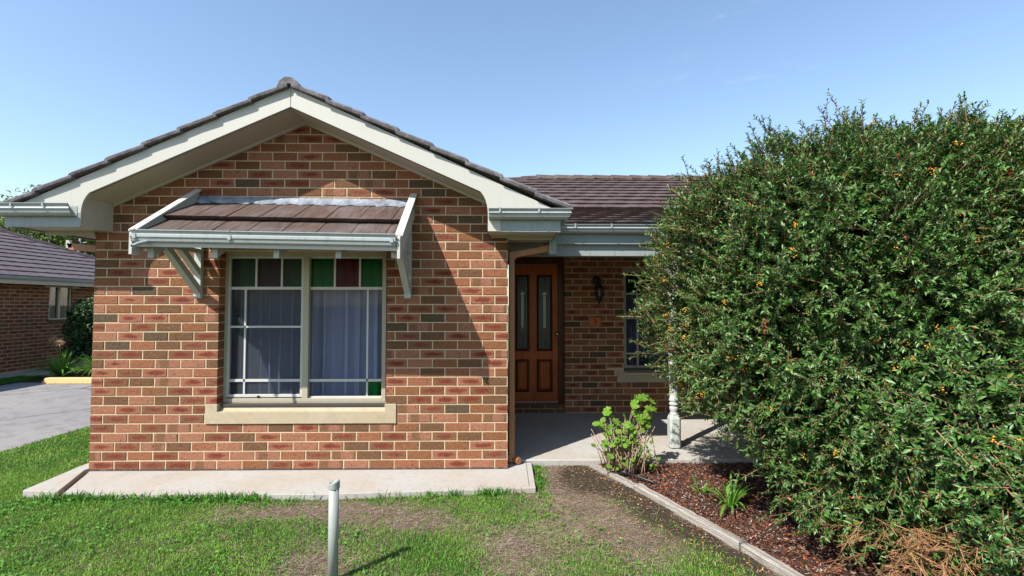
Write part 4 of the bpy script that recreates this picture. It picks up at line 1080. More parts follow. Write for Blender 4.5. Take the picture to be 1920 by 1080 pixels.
# ================================================================== SMALL THINGS ON THE PORCH WALL
lan = empty('wall_lantern', 'black coach lantern fixed to the brick wall between door and porch window', 'lantern', loc=(0, 0, 0))
lx, lz = 5.195, 1.90
bp_ = MB(); prof = [(.058, 0), (.060, .012), (.048, .025), (.02, .03)]; seg = 18
for r_, d_ in prof:
    for k in range(seg): a_ = 2*PI*k/seg; bp_.v.append((lx+r_*math.cos(a_), PY-.004-d_, lz+r_*1.15*math.sin(a_)))
for i in range(3):
    for k in range(seg): k2 = (k+1) % seg; bp_.f.append((i*seg+k, i*seg+k2, (i+1)*seg+k2, (i+1)*seg+k))
bp_.f += [tuple(range(seg)), tuple(3*seg+k for k in range(seg))]; bp_.build('back_plate', M['black_metal'], lan, smooth=True)
am = MB(); am.tube([(lx, PY-.03, lz), (lx+.005, PY-.09, lz+.03), (lx+.01, PY-.13, lz+.01), (lx+.012, PY-.14, lz-.05)], .010, 8); am.build('arm', M['black_metal'], lan, smooth=True)
lc = (lx+.012, PY-.14); zt = lz-.125
hd = MB(); hd.lathe([(.012, zt+.085), (.028, zt+.075), (.032, zt+.055), (.045, zt+.035), (.082, zt+.008), (.084, zt), (.07, zt-.002)], lc, 6); hd.build('hood', M['black_metal'], lan)
cg = MB()
for k in range(6):
    a_ = 2*PI*k/6; cg.tube([(lc[0]+.068*math.cos(a_), lc[1]+.068*math.sin(a_), zt), (lc[0]+.036*math.cos(a_), lc[1]+.036*math.sin(a_), zt-.155)], .0055, 5)
cg.lathe([(.040, zt-.150), (.042, zt-.165), (.02, zt-.18), (.012, zt-.185), (.014, zt-.2), (.004, zt-.225)], lc, 8); cg.build('cage', M['black_metal'], lan)
gg = MB(); gg.lathe([(.058, zt-.004), (.032, zt-.148)], lc, 6); gg.build('glass', M['glass'], lan)
bb = MB(); bb.lathe([(.006, zt-.01), (.012, zt-.02), (.012, zt-.05), (.018, zt-.07), (.014, zt-.095), (.004, zt-.105)], lc, 8); bb.build('bulb', M['white_glass'], lan, smooth=True)

pq = empty('number_plaque', 'small terracotta house number plaque reading 3 below the lantern', 'plaque')
b = MB(); b.box(5.085, 5.25, PY-.024, PY-.001, 1.252, 1.368); b.build('plate', M['plaque'], pq, bevel=.005)
fc = bpy.data.curves.new('digit', 'FONT'); fc.body = '3'; fc.size = .11; fc.extrude = .0015; fc.align_x = 'CENTER'; fc.align_y = 'CENTER'
fo = bpy.data.objects.new('digit_src', fc); COL.objects.link(fo); dg = bpy.context.evaluated_depsgraph_get()
me = bpy.data.meshes.new_from_object(fo.evaluated_get(dg)); bpy.data.objects.remove(fo); me.materials.clear(); me.materials.append(M['plaque_ink'])
o = bpy.data.objects.new('digit', me); link(o, pq); o.location = (5.167, PY-.026, 1.31); o.rotation_euler = (R(90), 0, 0)

# ================================================================== NEIGHBOUR HOUSE
nh = empty('brick_house', 'dark shaded brick house across the driveway with a brown hipped roof', 'house', loc=(0, 0, 0))
NX = -7.5; NW = (7.60, 8.22, 1.17, 2.03)
nw = MB(); nt = .005
nw.box(NX-.2, NX-nt, -3, NW[0]-nt, -.1, 2.1); nw.box(NX-.2, NX-nt, NW[1]+nt, 13, -.1, 2.1); nw.box(NX-.2, NX-nt, NW[0]-nt, NW[1]+nt, -.1, NW[2]-.1); nw.box(NX-.2, NX-nt, NW[0]-nt, NW[1]+nt, NW[3]+nt, 2.1)
nwo = nw.build('wall', M['mortar'], nh)
lst = course_bricks(15, 24, .24, [(NW[0]+2.0, NW[1]+2.0, NW[2]-.1, NW[3])], rnd=random.Random(77))
occn = lambda c: c[1] > 8.9
PALN = PALETTE
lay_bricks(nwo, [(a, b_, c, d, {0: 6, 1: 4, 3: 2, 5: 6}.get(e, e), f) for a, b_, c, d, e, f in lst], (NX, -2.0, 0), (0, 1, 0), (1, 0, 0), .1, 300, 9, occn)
n_w = empty('window'); n_w.parent = nh
f = MB(); xw = NX-.07; f.box(xw, xw+.05, NW[0], NW[0]+.04, NW[2], NW[3]); f.box(xw, xw+.05, NW[1]-.04, NW[1], NW[2], NW[3]); f.box(xw, xw+.05, NW[0]+.04, NW[1]-.04, NW[3]-.04, NW[3]); f.box(xw, xw+.05, NW[0]+.04, NW[1]-.04, NW[2], NW[2]+.04); ym = (NW[0]+NW[1])/2-.03; f.box(xw+.005, xw+.06, ym-.03, ym+.03, NW[2]+.04, NW[3]-.04)
f.build('frame', M['cream_metal'], n_w, bevel=.003)
for a_, b_ in ((NW[0]+.04, ym-.03), (ym+.03, NW[1]-.04)):
    f = MB(); f.box(xw+.02, xw+.025, a_, b_, NW[2]+.04, NW[3]-.04); f.build('pane', M['glass'], n_w)
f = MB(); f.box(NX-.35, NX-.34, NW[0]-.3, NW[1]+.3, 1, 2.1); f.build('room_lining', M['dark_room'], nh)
sl2 = MB(); sl2.box(NX-.1, NX-.02, NW[0], NW[1], NW[2]-.10, NW[2]-.03); so2 = sl2.build('window_sill', M['mortar'], nh)
for k in range(8):
    y_ = NW[0]+.002+k*.078
    b = BrickMesh(); b.brick(-.034, .034, 0, .05, .16, PALETTE[2], k+5); me = b.mesh('brick')
    o = bpy.data.objects.new('brick', me); link(o, so2); o.location = (NX+.045, y_+.034, NW[2]-.085); o.rotation_euler = (0, R(-14), PI/2) if False else (R(0), 0, PI/2)
# roof
nr = MB(); ex, ez = -6.98, 2.17; pit = .45
hx = lambda y_: ex - (10.4+1.85-y_)*1.0     # hip line in plan: X as a function of Y
Yc = 11.65
nr.add([(ex, -4, ez), (ex, Yc, ez), (ex-6, Yc-5.4, ez+6*pit), (ex-6, -4, ez+6*pit)], [(0, 1, 2, 3)])
nro = nr.build('roof', M['tile_far'], nh)
def hipx(X_): return Yc - (ex-X_)*.90
import itertools
tn = []
for r_ in range(16):
    s0 = r_*.30; X_ = ex - s0*math.cos(math.atan(pit)); z_ = ez + (ex-X_)*pit
    y_ = -1.0 + (.15 if r_ % 2 else 0)
    while y_ < hipx(X_)-.12:
        tn.append((X_, y_, z_)); y_ += .30
tn.sort(key=lambda q: (q[0]-CAMP[0])**2+(q[1]-CAMP[1])**2 if in_view((q[0], q[1], q[2])) else 1e9)
tme = tile_mesh(.302, .35, .004)
tm2 = tme.copy(); tm2.materials.clear(); tm2.materials.append(M['tile_grey'])
ang = math.atan(pit)
rest = MB()
for i, (X_, y_, z_) in enumerate(tn):
    if i < 290:
        o = bpy.data.objects.new('tile', tm2); COL.objects.link(o); o.parent = nro
        o.location = (X_, y_, z_+.035); o.rotation_euler = Euler((ang, 0, PI/2), 'XYZ')
    else:
        c_, s_ = math.cos(ang)*.34, math.sin(ang)*.34
        rest.add([(X_, y_-.15, z_+.015), (X_, y_+.15, z_+.015), (X_, y_+.15, z_+.042), (X_, y_-.15, z_+.042), (X_-c_, y_+.15, z_+s_+.025), (X_-c_, y_-.15, z_+s_+.025)], [(0, 1, 2, 3), (3, 2, 4, 5)])
if rest.v: o = rest.build('tile_courses', M['tile_grey'], nro); o['kind'] = 'stuff'
for k in range(17):
    X_ = ex-.05-k*.33; X2 = X_-.37; mb = MB()
    for xx, li in ((X_, .02), (X2, .0)):
        yy = hipx(xx); zz = ez+(ex-xx)*pit+.03
        mb.v += [(xx-.09, yy-.10, zz-.03+li), (xx-.05, yy-.05, zz+.05+li), (xx+.03, yy+.04, zz+.06+li), (xx+.10, yy+.10, zz+.0+li)]
    for j in range(3): mb.f.append((j, j+1, 5+j, 4+j))
    mb.f.append((0, 3, 7, 4)); mb.f += [(0, 1, 2, 3), (7, 6, 5, 4)]; mb.build('hip_tile', M['tile_grey'], nro)
f = MB(); f.box(ex-.03, ex-.01, -4, Yc, 2.02, 2.16); f.build('fascia', M['soffit'], nh)
gutter('gutter', [(ex-.008, -4), (ex-.008, Yc)], 2.19, .075, .09, parent=nh, flip=1)
f = MB(); f.box(NX-.01, ex-.03, -4, Yc, 2.045, 2.055); f.build('soffit_lining', M['soffit'], nh)
# end slope so that the roof is closed
f = MB(); f.add([(ex, Yc, ez), (ex-12, Yc, ez), (ex-6, Yc-5.4, ez+6*pit)], [(0, 1, 2)]); f.build('roof_end', M['tile_far'], nh)

# aerials beyond the roof
ant = empty('tv_antenna', 'thin grey antenna masts standing beyond the neighbouring roof', 'antenna')
for (x_, y_, z0, z1, dx_a) in ((-12.15, 13.6, 3.0, 4.10, .12), (-10.9, 13.6, 3.0, 3.73, .12)):
    a_ = MB(); a_.tube([(x_, y_, z0), (x_+dx_a, y_, z1)], .03, 6); mast = a_.build('mast', M['steel'], ant)
    a_ = MB()
    for q in range(3): a_.tube([(x_-.15+dx_a*.8, y_+.05, z1-.25-q*.13), (x_+.22+dx_a*.8, y_+.05, z1-.20-q*.13)], .012, 5)
    a_.build('crossbar', M['steel'], ant)

# wheel stop
ws = MB(); ws.hexa([(-5.62, 5.45, -.075), (-4.0, 5.45, -.075), (-4.0, 5.62, -.075), (-5.62, 5.62, -.075), (-5.56, 5.47, .045), (-4.05, 5.47, .045), (-4.05, 5.60, .045), (-5.56, 5.60, .045)])
tag(ws.build('wheel_stop', M['yellow_paint'], bevel=.015), 'worn yellow concrete wheel stop at the end of the driveway bay', 'wheel stop')

# ================================================================== FOLIAGE GENERATORS
def leaf_cloud(P, D, U, Ln, Wd, col, fold=.25, bend=.2):
    """P base point, D direction, U face normal (n,3); returns V,F,C of folded leaves (6 verts, 4 tris)"""
    n = len(P); D = norm(D); U = norm(U - D*(U*D).sum(1, keepdims=True)); Sd = np.cross(D, U)
    Ln = Ln[:, None]; Wd = Wd[:, None]
    mid1 = P + D*Ln*.38 - U*Ln*bend*.1; tip = P + D*Ln - U*Ln*bend
    a = P + D*Ln*.45 + Sd*Wd*.5 + U*Wd*fold; b = P + D*Ln*.45 - Sd*Wd*.5 + U*Wd*fold
    m2 = P + D*Ln*.55 - U*Ln*bend*.3
    V = np.stack([P, a, tip, b, m2], 1).reshape(-1, 3)
    i = np.arange(n)*5
    F = np.concatenate([np.stack([i, i+1, i+4], 1), np.stack([i+1, i+2, i+4], 1), np.stack([i+2, i+3, i+4], 1), np.stack([i+3, i, i+4], 1)])
    C = np.repeat(col, 5, axis=0)
    return V, F, C
def sticks(A, B, rad, col):
    """3-sided prisms from A to B"""
    n = len(A); D = norm(B-A); up = np.where(np.abs(D[:, 2:3]) > .9, np.array([[1., 0, 0]]), np.array([[0, 0, 1.]])); s = norm(np.cross(D, up)); t_ = np.cross(s, D)
    V = []
    for k in range(3):
        a_ = 2*PI*k/3; o_ = (s*math.cos(a_)+t_*math.sin(a_)); V += [A+o_*rad[:, None], B+o_*rad[:, None]*.6]
    V = np.stack(V, 1).reshape(-1, 3); i = np.arange(n)*6; F = []
    for k in range(3):
        k2 = (k+1) % 3; F += [np.stack([i+2*k, i+2*k2, i+2*k2+1], 1), np.stack([i+2*k, i+2*k2+1, i+2*k+1], 1)]
    return V, np.concatenate(F), np.repeat(col, 6, axis=0)
def join(parts):
    V, F, C = [], [], []; b = 0
    for v, f_, c in parts: V.append(v); F.append(f_+b); C.append(c); b += len(v)
    return np.concatenate(V), np.concatenate(F), np.concatenate(C)
def randdir(n, r): d = r.normal(size=(n, 3)); return norm(d)

# ------------------------------------------------------------------ the big clipped bush
bush = empty('berry_bush', 'huge dense dark green bush with small orange berries beside the porch', 'bush', loc=(7.1, -.8, 0))
inv = Matrix.Translation((-7.1, .8, 0))
BC = np.array([7.24, -.80, 1.41]); BA = np.array([2.03, 1.20, 1.375]); BE = 2.9
def bush_surface(d, k):
    """d unit dirs (n,3), k radial factor"""
    q = (np.abs(d/BA)**BE).sum(1)**(-1/BE); az = np.arctan2(d[:, 1], d[:, 0]); el = d[:, 2]
    lump = 1 + .025*np.sin(az*5+el*4) + .03*np.sin(az*9-el*7+1) + .035*np.sin(az*15+el*11+np.sin(el*9)*2) + .03*np.sin(az*23-el*21+2)
    P = BC + d*(q*k*lump)[:, None]
    lf = np.clip((7.6-P[:, 0])/1.2, 0, 1); P[:, 0] += lf*(.27*np.exp(-((P[:, 2]-.58)/.25)**2) - .16*np.exp(-((P[:, 2]-2.35)/.40)**2))
    t_ = np.maximum(0, 1.3-P[:, 2]); P[:, 0] += .15*t_; P[:, 1] -= 1.25*t_*np.clip((P[:, 0]-5.2)/1.1, 0, 1)*np.clip((1.0-P[:, 1])/1.2, 0, 1)
    return P
r = np.random.default_rng(5)
def twigs(n, kmin, kmax, Lmin, Lmax, nl, leafL, leafW, spread, upb, seed, dark=1.0):
    r = np.random.default_rng(seed)
    d = randdir(n*3, r); P = bush_surface(d, r.uniform(kmin, kmax, n*3))
    ok = (P[:, 2] > .02) & (P[:, 0] < 9.6) & (P[:, 1] < 1.2); 
    # skip most of the far side, which nothing can see
    ok &= (P[:, 1] < -.2) | (r.random(len(P)) < .3) | (P[:, 2] > 2.3)
    if kmin > .9:
        hn = np.sin(P[:, 0]*8.3+2*np.sin(P[:, 2]*5.1))*np.sin(P[:, 1]*7.1+1.5*np.sin(P[:, 0]*4.3)) + np.sin(P[:, 2]*9.7+2*np.sin(P[:, 0]*6.1+P[:, 1]*5))*.8
        ok &= (hn > -.80) | (P[:, 0] < 5.9) | (r.random(len(P)) < .12) | (P[:, 2] > 2.55)
    d = d[ok][:n]; P = P[ok][:n]; n = len(P)
    out = norm(d/BA**1.2)
    T = norm(out*1.0 + randdir(n, r)*spread + np.array([0, 0, upb]))
    Lt = r.uniform(Lmin, Lmax, n)
    E = P + T*Lt[:, None]; E[:, 2] -= Lt*.12
    tcol = np.array([.24, .125, .07])*r.uniform(.6, 1.5, (n, 1))
    parts = [sticks(P, E, np.full(n, .0022)*(1+Lt*2), tcol)]
    # leaves along the twig
    m = n*nl; idx = np.repeat(np.arange(n), nl); f_ = np.tile(np.linspace(.08, 1.0, nl), n) + r.uniform(-.03, .03, m)
    LP = P[idx] + (E[idx]-P[idx])*f_[:, None]
    ax = norm(E-P)[idx]; sd = norm(np.cross(ax, randdir(m, r)))
    D = norm(ax*.75 + sd*.85 + np.array([0, 0, .15])); U = norm(out[idx]*.5 + np.array([0, 0, .7]) + randdir(m, r)*.45)
    LL = r.uniform(.75, 1.25, m)*leafL; LW = LL*leafW*r.uniform(.8, 1.2, m)
    g = r.random((m, 1)); tw_ = r.random((n, 1))[idx]
    col = np.array([.034, .112, .020])*(1-g) + np.array([.088, .19, .040])*g
    col = col*(.75+.5*tw_); yl = r.random(m) < .03; col[yl] = np.array([.16, .20, .03]); 
    tipm = f_ > .85; col[tipm] = col[tipm]*1.35+np.array([.015, .012, .0])
    rd = r.random(m) < .004; col[rd] = [.40, .06, .02]
    parts.append(leaf_cloud(LP, D, U, LL, LW, col*dark))
    return parts
P1 = twigs(17500, .93, 1.0, .08, .17, 18, .029, .38, .75, .25, 1)
P2 = twigs(11000, .82, .94, .10, .20, 14, .040, .42, 1.0, .1, 2)
P3 = twigs(900, .96, 1.0, .14, .32, 24, .031, .34, .6, .55, 3)      # long shoots that stick out
P4 = twigs(6500, .62, .82, .12, .25, 12, .075, .50, 1.2, .1, 4, 1.0)
def to_local(V, loc): return V - np.array(loc)
for nm, pr, mt, kd in (('twig', [P1[0], P2[0], P3[0], P4[0]], M['twig'], 'stuff'), ('foliage', [P1[1], P2[1], P3[1], P4[1]], M['leaf'], 'stuff')):
    V, F_, C = join(pr); np_mesh(nm, to_local(V, (7.1, -.8, 0)), F_, mt, C, parent=bush, kind=kd)
# main stems
mb = MB(); rr = random.Random(3)
for k in range(11):
    x_ = 6.2+rr.random()*2.2; y_ = -.9+rr.uniform(-.4, .5); p = [(x_-7.1, y_+.8, -.05)]
    for j in range(1, 6): p.append((x_-7.1+(x_-7.1)*.13*j+rr.uniform(-.06, .06), y_+.8+rr.uniform(-.08, .08)+(y_+.8)*.2*j, j*.42))
    mb.tube(p, [.035, .03, .025, .02, .015, .008], 6)
mb.tube([(5.93-7.1, -1.0+.8, -.04), (5.98-7.1, -.98+.8, .2), (6.05-7.1, -.95+.8, .5), (6.2-7.1, -.9+.8, .9)], [.016, .014, .013, .01], 6)
mb.build('trunk', m_paint('bush_bark', (.16, .10, .065), .85, .4), bush, smooth=True)
# berries: low-poly balls in clusters, left side mostly
def ico():
    bm = bmesh.new(); bmesh.ops.create_icosphere(bm, subdivisions=1, radius=1); v = np.array([x.co[:] for x in bm.verts]); f_ = np.array([[y.index for y in x.verts] for x in bm.faces]); bm.free(); return v, f_
IV, IF = ico()
def balls(P, rad, col):
    n = len(P); V = (P[:, None, :] + IV[None]*rad[:, None, None]).reshape(-1, 3); F_ = (IF[None] + (np.arange(n)*len(IV))[:, None, None]).reshape(-1, 3)
    return V, F_, np.repeat(col, len(IV), axis=0)
d = randdir(9000, r); d = d[(d[:, 1] < .1)]; P = bush_surface(d, r.uniform(.98, 1.03, len(d)))
wgt = np.exp(-((P[:, 0]-5.35)/.75)**2)*np.exp(-((P[:, 2]-1.35)/.62)**2); keep = (r.random(len(P)) < wgt*.17) & (P[:, 2] > .2)
keep |= (r.random(len(P)) < .006) & (P[:, 2] > .2)
cc = P[keep]; nb = r.integers(4, 15, len(cc)); idx = np.repeat(np.arange(len(cc)), nb)
BP = cc[idx] + r.normal(size=(len(idx), 3))*np.array([.013, .013, .010]); bc = np.array([.72, .30, .02])*(1-r.random((len(idx), 1))*.5) + np.array([.1, .05, 0])*r.random((len(idx), 1))
V, F_, C = balls(BP, r.uniform(.0035, .0055, len(BP)), bc); np_mesh('berries', to_local(V, (7.1, -.8, 0)), F_, M['berry'], C, parent=bush, kind='stuff', smooth=True)
# dead red leaf sprays
d = randdir(500, r); d = d[d[:, 1] < -.2]; P = bush_surface(d, np.full(len(d), 1.02)); P = P[P[:, 2] > .3][:16]
idx = np.repeat(np.arange(len(P)), 12); LP = P[idx] + np.array([0, 0, -1])*r.random((len(idx), 1))*.09 + r.normal(size=(len(idx), 3))*.006
V, F_, C = leaf_cloud(LP, randdir(len(idx), r)+np.array([0, -.3, -.2]), randdir(len(idx), r), r.uniform(.018, .03, len(idx)), r.uniform(.006, .009, len(idx)), np.array([.50, .06, .025])*r.uniform(.6, 1.3, (len(idx), 1)))
np_mesh('red_leaves', to_local(V, (7.1, -.8, 0)), F_, M['leaf_soft'], C, parent=bush, kind='stuff')

# dead conifer in front of the bush
dead = empty('dead_shrub', 'dry orange brown shrub of fine twigs in front of the bush', 'shrub', loc=(6.22, -2.14, 0))
r = np.random.default_rng(17); n = 330
ph = r.uniform(0, 2*PI, n); base = np.stack([r.normal(.0, .26, n), r.normal(.0, .08, n), r.uniform(.10, .46, n)], 1)
dirs = norm(np.stack([np.cos(ph)*.9+.35, np.sin(ph)*.5-.4, r.uniform(-.30, .18, n)], 1)); ln = r.uniform(.12, .34, n)
A = base + dirs*.05; B = base + dirs*ln[:, None]; B[:, 2] -= ln*.1
colr = lambda k: np.array([.36, .19, .09])*r.uniform(.4, 1.5, (k, 1))
parts = [sticks(A, B, np.full(n, .003), colr(n)*.7)]
m = n*12; idx = np.repeat(np.arange(n), 12); f_ = r.random(m)[:, None]; P = A[idx]+(B-A)[idx]*f_; D2 = norm(dirs[idx]+randdir(m, r)*.55)
parts.append(sticks(P, P+D2*r.uniform(.03, .085, m)[:, None], np.full(m, .0016), colr(m)))
V, F_, C = join(parts); np_mesh('dry_twigs', V, F_, M['twig'], C, parent=dead, kind='stuff')
mb = MB()
for k in range(5): mb.tube([(.0, .05, -.03), (.05*math.cos(k*1.3), .05+.05*math.sin(k*1.3), .15), (.2*math.cos(k*1.3), .05+.15*math.sin(k*1.3), .32)], [.014, .01, .006], 6)
mb.build('stem', M['sleeper'], dead)

# bright conifer at the right edge
con = empty('conifer_shrub', 'light green feathery conifer shrub at the right edge beside the bush', 'shrub', loc=(6.42, -2.2, 0))
n = 500; ph = r.uniform(0, 2*PI, n); base = np.stack([r.normal(.1, .12, n), r.normal(.0, .12, n), r.uniform(.0, .75, n)], 1)
dirs = norm(np.stack([np.cos(ph), np.sin(ph), r.uniform(.2, .9, n)], 1)); ln = r.uniform(.10, .28, n); A = base; B = base+dirs*ln[:, None]
cg_ = lambda k: np.array([.07, .15, .025])*r.uniform(.5, 1.5, (k, 1))
parts = [sticks(A, B, np.full(n, .0025), cg_(n))]; m = n*26; idx = np.repeat(np.arange(n), 26); P = A[idx]+(B-A)[idx]*r.random((m, 1)); D2 = norm(dirs[idx]+randdir(m, r)*.7)
parts.append(sticks(P, P+D2*r.uniform(.015, .045, m)[:, None], np.full(m, .0018), cg_(m))); V, F_, C = join(parts); np_mesh('foliage', V, F_, M['leaf_soft'], C, parent=con, kind='stuff')
mb = MB(); mb.tube([(.1, 0, -.03), (.1, 0, .3), (.12, 0, .8)], [.02, .014, .006], 6); mb.build('stem', M['sleeper'], con)

# ------------------------------------------------------------------ geranium (each leaf a part)
ger = empty('geranium', 'leggy geranium with scalloped bright green leaves beside the timber edging', 'plant', loc=(5.0, .02, -.02))
def scallop(rad, seed):
    rr = random.Random(seed); mb = MB(); n = 28; mb.v.append((0, 0, 0)); 
    for ring_, (f_, zz) in enumerate(((.5, .07), (1.0, .14))):
        for k in range(n):
            a_ = 2*PI*k/n + PI/n; notch = .35 if k == n-1 or k == 0 else 1.0
            rr_ = rad*f_*((1+.09*math.cos(a_*8))*(notch if f_ > .9 else 1-.3*(1-notch)))
            mb.v.append((rr_*math.cos(a_), rr_*math.sin(a_), rad*zz*(1+.7*math.cos(a_*8+1)) - rad*.1*f_ + rr.uniform(-.03, .03)*rad))
    for k in range(n): k2 = (k+1) % n; mb.f.append((0, 1+k, 1+k2)); mb.f.append((1+k, 1+n+k, 1+n+k2, 1+k2))
    return mb
def mleaf(name, c, vein):
    m = NT(name); o = m.obj(); oi = m.n('ObjectInfo').outputs['Random']
    n_ = m.noise(o, 40, 3); cc = m.mix(m.rng(oi, 0, 1), c, scl(c, .55)); cc = m.mix(m.rng(n_, .4, .7, 0, .5), cc, vein)
    m.col(cc); m.rough(.5); m.spec(.35)
    tr = m.n('BsdfTranslucent'); m.l(cc, tr.inputs['Color']); ms = m.n('MixShader'); ms.inputs[0].default_value = .4
    m.l(m.b.outputs[0], ms.inputs[1]); m.l(tr.outputs[0], ms.inputs[2]); m.l(ms.outputs[0], m.out.inputs['Surface']); return m.m
M['ger_leaf'] = mleaf('geranium_leaf', (.16, .34, .025), (.25, .44, .04))
M['strap_leaf'] = mleaf('strap_leaf', (.16, .36, .045), (.24, .44, .07))
lm = [scallop(1.0, k).mesh('leaf', M['ger_leaf']) for k in range(4)]
def gpt(u, v, y): return np.array([3.878+((u-945.5)/900)*(y+4.5955), y, 1.551-((v-571.3)/900)*(y+4.5955)])
big = [(1205, 745, 15, 0), (1222, 752, 11, .03), (1190, 757, 12, -.03), (1218, 765, 13, -.06), (1226, 768, 9, 0), (1213, 776, 12, -.02), (1200, 785, 13, -.05), (1190, 775, 10, .02), (1192, 745, 8, .06),
       (1138, 770, 13, 0), (1144, 778, 10, .03), (1117, 793, 10, -.03), (1126, 794, 10, 0), (1131, 785, 7, .05), (1155, 790, 12, -.05), (1162, 802, 11, 0), (1175, 795, 10, -.1), (1150, 800, 9, .08), (1210, 792, 14, .02), (1216, 784, 10, .06),
       (1134, 828, 9, -.1), (1112, 833, 7, -.12), (1186, 816, 9, -.05), (1160, 808, 9, .05), (1142, 809, 8, .05), (1170, 780, 7, .1)]
rr = random.Random(12); GL = np.array([5.0, .02, -.02])
stems = MB()
def gleaf(P, rad_, tilt=None):
    o = bpy.data.objects.new('leaf', rr.choice(lm)); COL.objects.link(o); o.parent = ger
    o.location = P-GL; o.scale = (rad_,)*3
    o.rotation_euler = (R(rr.uniform(15, 65)), R(rr.uniform(-30, 30)), rr.uniform(-.9, .9)); return o
for u, v, s_, dy in big:
    P = gpt(u, v, -.05+dy); gleaf(P, s_/900*4.5*.76)
    b0 = np.array([5.0+(P[0]-5.0)*.35+rr.uniform(-.04, .04), .0+dy*.4, max(.05, P[2]*.45)]); stems.tube([tuple(b0-GL), tuple((b0*.4+P*.6)-GL+np.array([rr.uniform(-.02, .02), 0, .0])), tuple(P-GL)], [.005, .0035, .002], 5)
for k in range(180):
    u, v = rr.gauss(1170, 25), rr.uniform(798, 884); dy = rr.uniform(-.18, .12)
    P = gpt(u, v, -.05+dy); P[2] = max(P[2], .01); gleaf(P, rr.uniform(.010, .028))
for k in range(150):
    x_, y_ = rr.gauss(5.0, .08), rr.gauss(-.02, .07); h_ = rr.uniform(.15, .48); lx_, ly_ = rr.gauss(0, .13)*h_*2.2, rr.gauss(0, .12)*h_*2
    stems.tube([(x_-5.0, y_-.02, 0), (x_-5.0+lx_*.4, y_-.02+ly_*.4, h_*.5), (x_-5.0+lx_, y_-.02+ly_, h_)], [.006, .005, .003], 5)
m_ = NT('geranium_stem'); nn_ = m_.noise(m_.geo(), 60, 3); m_.col(m_.mix(m_.rng(nn_, .4, .6), (.42, .29, .20), (.18, .10, .06))); m_.rough(.8)
o = stems.build('stems', m_.m, ger, smooth=True); o['kind'] = 'stuff'

# strap-leaved clumps
def strap_clump(loc, n, L0, L1, label, seed, w=.018, group=None, spread=1.0, flowers=0, squash=1.0):
    e = empty('strap_leaf_clump', label, 'plant', group, loc=loc); rr = random.Random(seed)
    for k in range(n):
        a_ = rr.uniform(0, 2*PI); L_ = rr.uniform(L0, L1); lean = min(1.15, rr.uniform(.4, 1.15)*spread); mb = MB(); N_ = 7
        ca, sa = math.cos(a_), math.sin(a_); wv = w*rr.uniform(.7, 1.15)
        for i in range(N_):
            t_ = i/(N_-1); rr_ = L_*(lean*t_*.75); zz = L_*(t_*(1.15-.35*lean) - .62*lean*t_*t_)*squash
            ww = wv*(math.sin(PI*min(1, t_*.85+.12))**.5)*(1 if i < N_-1 else .1)
            for s_ in (-.5, 0, .5): mb.v.append((ca*(rr_+.02)-sa*ww*s_, sa*(rr_+.02)+ca*ww*s_, zz - (.004 if s_ == 0 else 0)))
        for i in range(N_-1):
            for j in range(2): a0 = i*3+j; mb.f.append((a0, a0+1, a0+4, a0+3))
        mb.build('leaf', M['strap_leaf'], e, smooth=True)
    return e
strap_clump((5.62, -.86, -.01), 36, .22, .36, 'strap leaved green clump half under the big bush in the mulch bed', 31, .022)
strap_clump((5.50, -.60, -.01), 11, .13, .21, 'small tuft of strap leaves in the mulch left of the bush', 32, .017)
ag = strap_clump((-5.98, 6.30, -.03), 130, .45, .85, 'lush strap leaved clump with dry flower heads behind the wheel stop', 33, .035)
ag2 = strap_clump((-5.35, 6.5, -.03), 110, .45, .80, 'second lush strap leaved clump nearer to the front wall corner', 34, .035)
fh = np_parts = []
r = np.random.default_rng(8)
for (x_, y_, z_) in ((-6.12, 6.25, .80), (-5.95, 6.2, .74)):
    n = 70; c0 = np.array([x_+5.98, y_-6.30, z_]); D2 = randdir(n, r); V, F_, C = sticks(np.repeat(c0[None], n, 0), c0+D2*r.uniform(.06, .11, (n, 1)), np.full(n, .006), np.array([.38, .26, .14])*r.uniform(.6, 1.3, (n, 1)))
    np_mesh('dry_flower_head', V, F_, M['twig'], C, parent=ag)
    mb = MB(); mb.tube([(.0, 0, .0), (c0[0]*.5, c0[1]*.5, z_*.6), tuple(c0)], .008, 5); mb.build('flower_stalk', M['strap_leaf'], ag)

